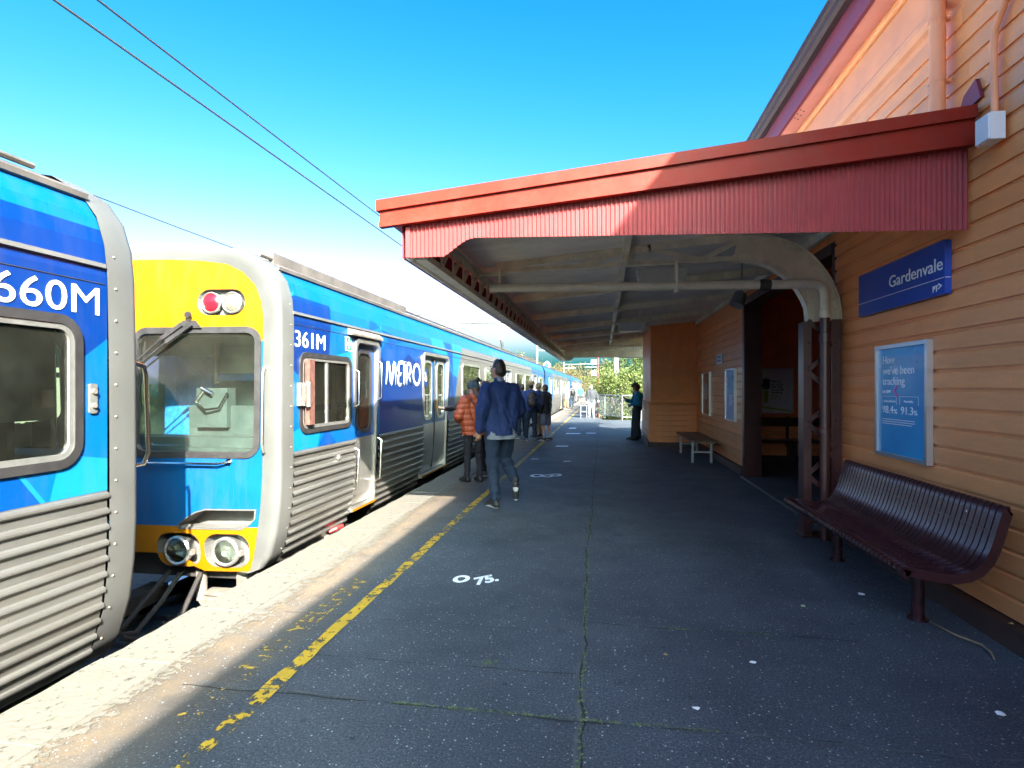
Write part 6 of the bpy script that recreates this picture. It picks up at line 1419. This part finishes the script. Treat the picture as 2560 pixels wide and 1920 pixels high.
# the person pressing the door button, mostly hidden
hd = dirang(-.9, .1); c_, s_h = math.cos(hd), math.sin(hd)
def tolocal(px, py, X, Y, Z, h): dx, dy = X - px, Y - py; k = 1.75 / h; return ((dx * math.cos(-hd) - dy * math.sin(-hd)) * k, (dx * math.sin(-hd) + dy * math.cos(-hd)) * k, Z * k)
px, py, hh_ = -1.98, 9.72, 1.62
person('person in dark jacket reaching out to press the yellow train door button', px, py, hd, hh_,
       {'shoL': (-.185, .04, 1.42), 'elbL': tolocal(px, py, -2.36, 9.60, 1.19, hh_), 'wriL': tolocal(px, py, -2.68, 9.69, 1.14, hh_), 'hanL': tolocal(px, py, -2.84, 9.73, 1.16, hh_)},
       .0125, 'skinpale', 'black_jacket', 'black_cloth', hair='hairbrown', coat=.88, legfat=.006)
# group further along
_, tfh, _ = person('person with straw trilby hat and black backpack facing the train', -2.0, 16.2, dirang(-.30, .95), 1.68, {'kneL': (-.11, .06, .50), 'ankL': (-.13, .10, .085), 'toeL': (-.15, .27, .035)}, .016, 'skin', 'blue_grey_shirt', 'jeans_dark', shoe='shoe_blue', hat='trilby', topfat=.03, coat=.92)
bp = empty('backpack', (-2.0, 16.2, .95), 'black backpack with pale zip worn by the person in the trilby', 'backpack')
S = Blob(); S.ball((0, -.23, 1.22), .17, .105, .25); S.ball((0, -.29, 1.10), .13, .08, .12); me = S.mesh('pack', 'black_jacket', .016, 4, lambda p: .006 * mnoise.noise((p.x * 14, p.y * 14, p.z * 14)), tfh); o = link('pack', me, bp, (0, 0, -.95))
b = MB(); b.tube([tuple(Vector((-2.0, 16.2, 0)) + tfh @ Vector(p)) for p in ((-.11, -.318, 1.20), (0, -.343, 1.24), (.12, -.318, 1.29))], .007, 5); b.build('zip', 'white_shirt', bp)
person('person in long black jacket and grey shorts with white socks', -1.62, 16.5, dirang(-.75, .4), 1.60, {'elbR': (.26, .08, 1.17), 'wriR': (.14, .28, 1.18), 'hanR': (.09, .35, 1.22), 'ankR': (.12, -.12, .085), 'toeR': (.15, .05, .035), 'kneR': (.12, -.02, .50)}, .016, 'skin', 'black_jacket', 'grey_shorts', hairstyle='short', hair='hairbrown', shorts=True, socks='sock_white', coat=.84, topfat=.05)
person('person in tan trousers half hidden behind the black jacketed person', -1.93, 17.55, dirang(-.8, .5), 1.66, {}, .018, 'skin', 'navy_cloth', 'tan_cloth', hair='hairfair')
person('person in blue jeans nearest the train left of the trilby wearer', -2.36, 16.95, dirang(-.6, .8), 1.62, {}, .018, 'skin', 'blue_grey_shirt', 'jeans_dark', shoe='shoe_blue', topfat=.04)
# woman leaning at the bay
_, tfl, KL = person('person in teal top and wide black trousers leaning on the bay looking at a phone', .97, 17.1, dirang(-1, -.18), 1.66,
       {'pel': (0, -.03, .98), 'wai': (0, -.02, 1.12), 'che': (0, -.05, 1.32), 'nec': (0, -.03, 1.485), 'hea': (0, .035, 1.61), 'elbR': (.20, .08, 1.14), 'wriR': (.09, .30, 1.22), 'hanR': (.04, .36, 1.27), 'elbL': (-.21, .02, 1.12), 'wriL': (-.06, .20, 1.06), 'hanL': (.05, .22, 1.06), 'ankR': (.10, .05, .085), 'toeR': (.12, .22, .035), 'kneR': (.10, .04, .5), 'ankL': (-.09, .0, .085)},
       .016, 'skin', 'teal_top', 'blackgreen', sole='shoe_black', hair='hairbrown', hairstyle='bob', coat=1.04, topfat=.028, wide=True, offshoulder=True, look=(0, .65))
ph = empty('mobile_phone', (.6, 17.0, 1.2), 'small dark phone in the hands of the person leaning on the bay', 'phone')
b = MB(); c = Vector((.97, 17.1, 0)) + tfl @ Vector((.03, .42, 1.31)); b.bar(c + Vector((.03, 0, -.04)), c + Vector((-.03, 0, .06)), .075, .010, (-1, 0, .3)); b.build('phone_body', 'rubber', ph)
# far walkers
person('person in white trousers and grey top walking by the fence', -.58, 29.6, dirang(.1, -1), 1.66, {'kneR': (.11, .10, .50), 'ankR': (.11, .06, .10), 'toeR': (.12, .22, .05), 'elbL': (-.33, -.06, 1.16), 'wriL': (-.36, .04, .95), 'hanL': (-.36, .08, .86)}, .02, 'skinpale', 'charcoal', 'white_pants', shoe='sock_white', hair='hairfair', topfat=.035, wide=False, legfat=.035)
_, tfb, _ = person('distant person with dark backpack beside the train far along', -2.35, 44.5, dirang(-.5, .9), 1.70, {}, .022, 'skin', 'charcoal', 'jeans_dark')
bp = empty('backpack', (-2.35, 44.5, .95), 'dark backpack on the distant person beside the train', 'backpack')
S = Blob(); S.ball((0, -.23, 1.22), .17, .11, .25); link('pack', S.mesh('pack', 'black_jacket', .02, 3, None, tfb), bp, (0, 0, -.95))
person('distant person in bright blue shirt at the far end of the train', -2.2, 58, dirang(.2, -1), 1.72, {}, .025, 'skin', 'blue_tee', 'charcoal', shorts=True)
person('distant person in pale pink top stepping to the far train door', -2.5, 41.5, dirang(-.9, .3), 1.66, {'kneL': (-.1, .14, .52), 'ankL': (-.1, .12, .12), 'toeL': (-.1, .28, .08)}, .022, 'skinpale', 'pale_pink', 'tan_cloth', hair='hairfair')
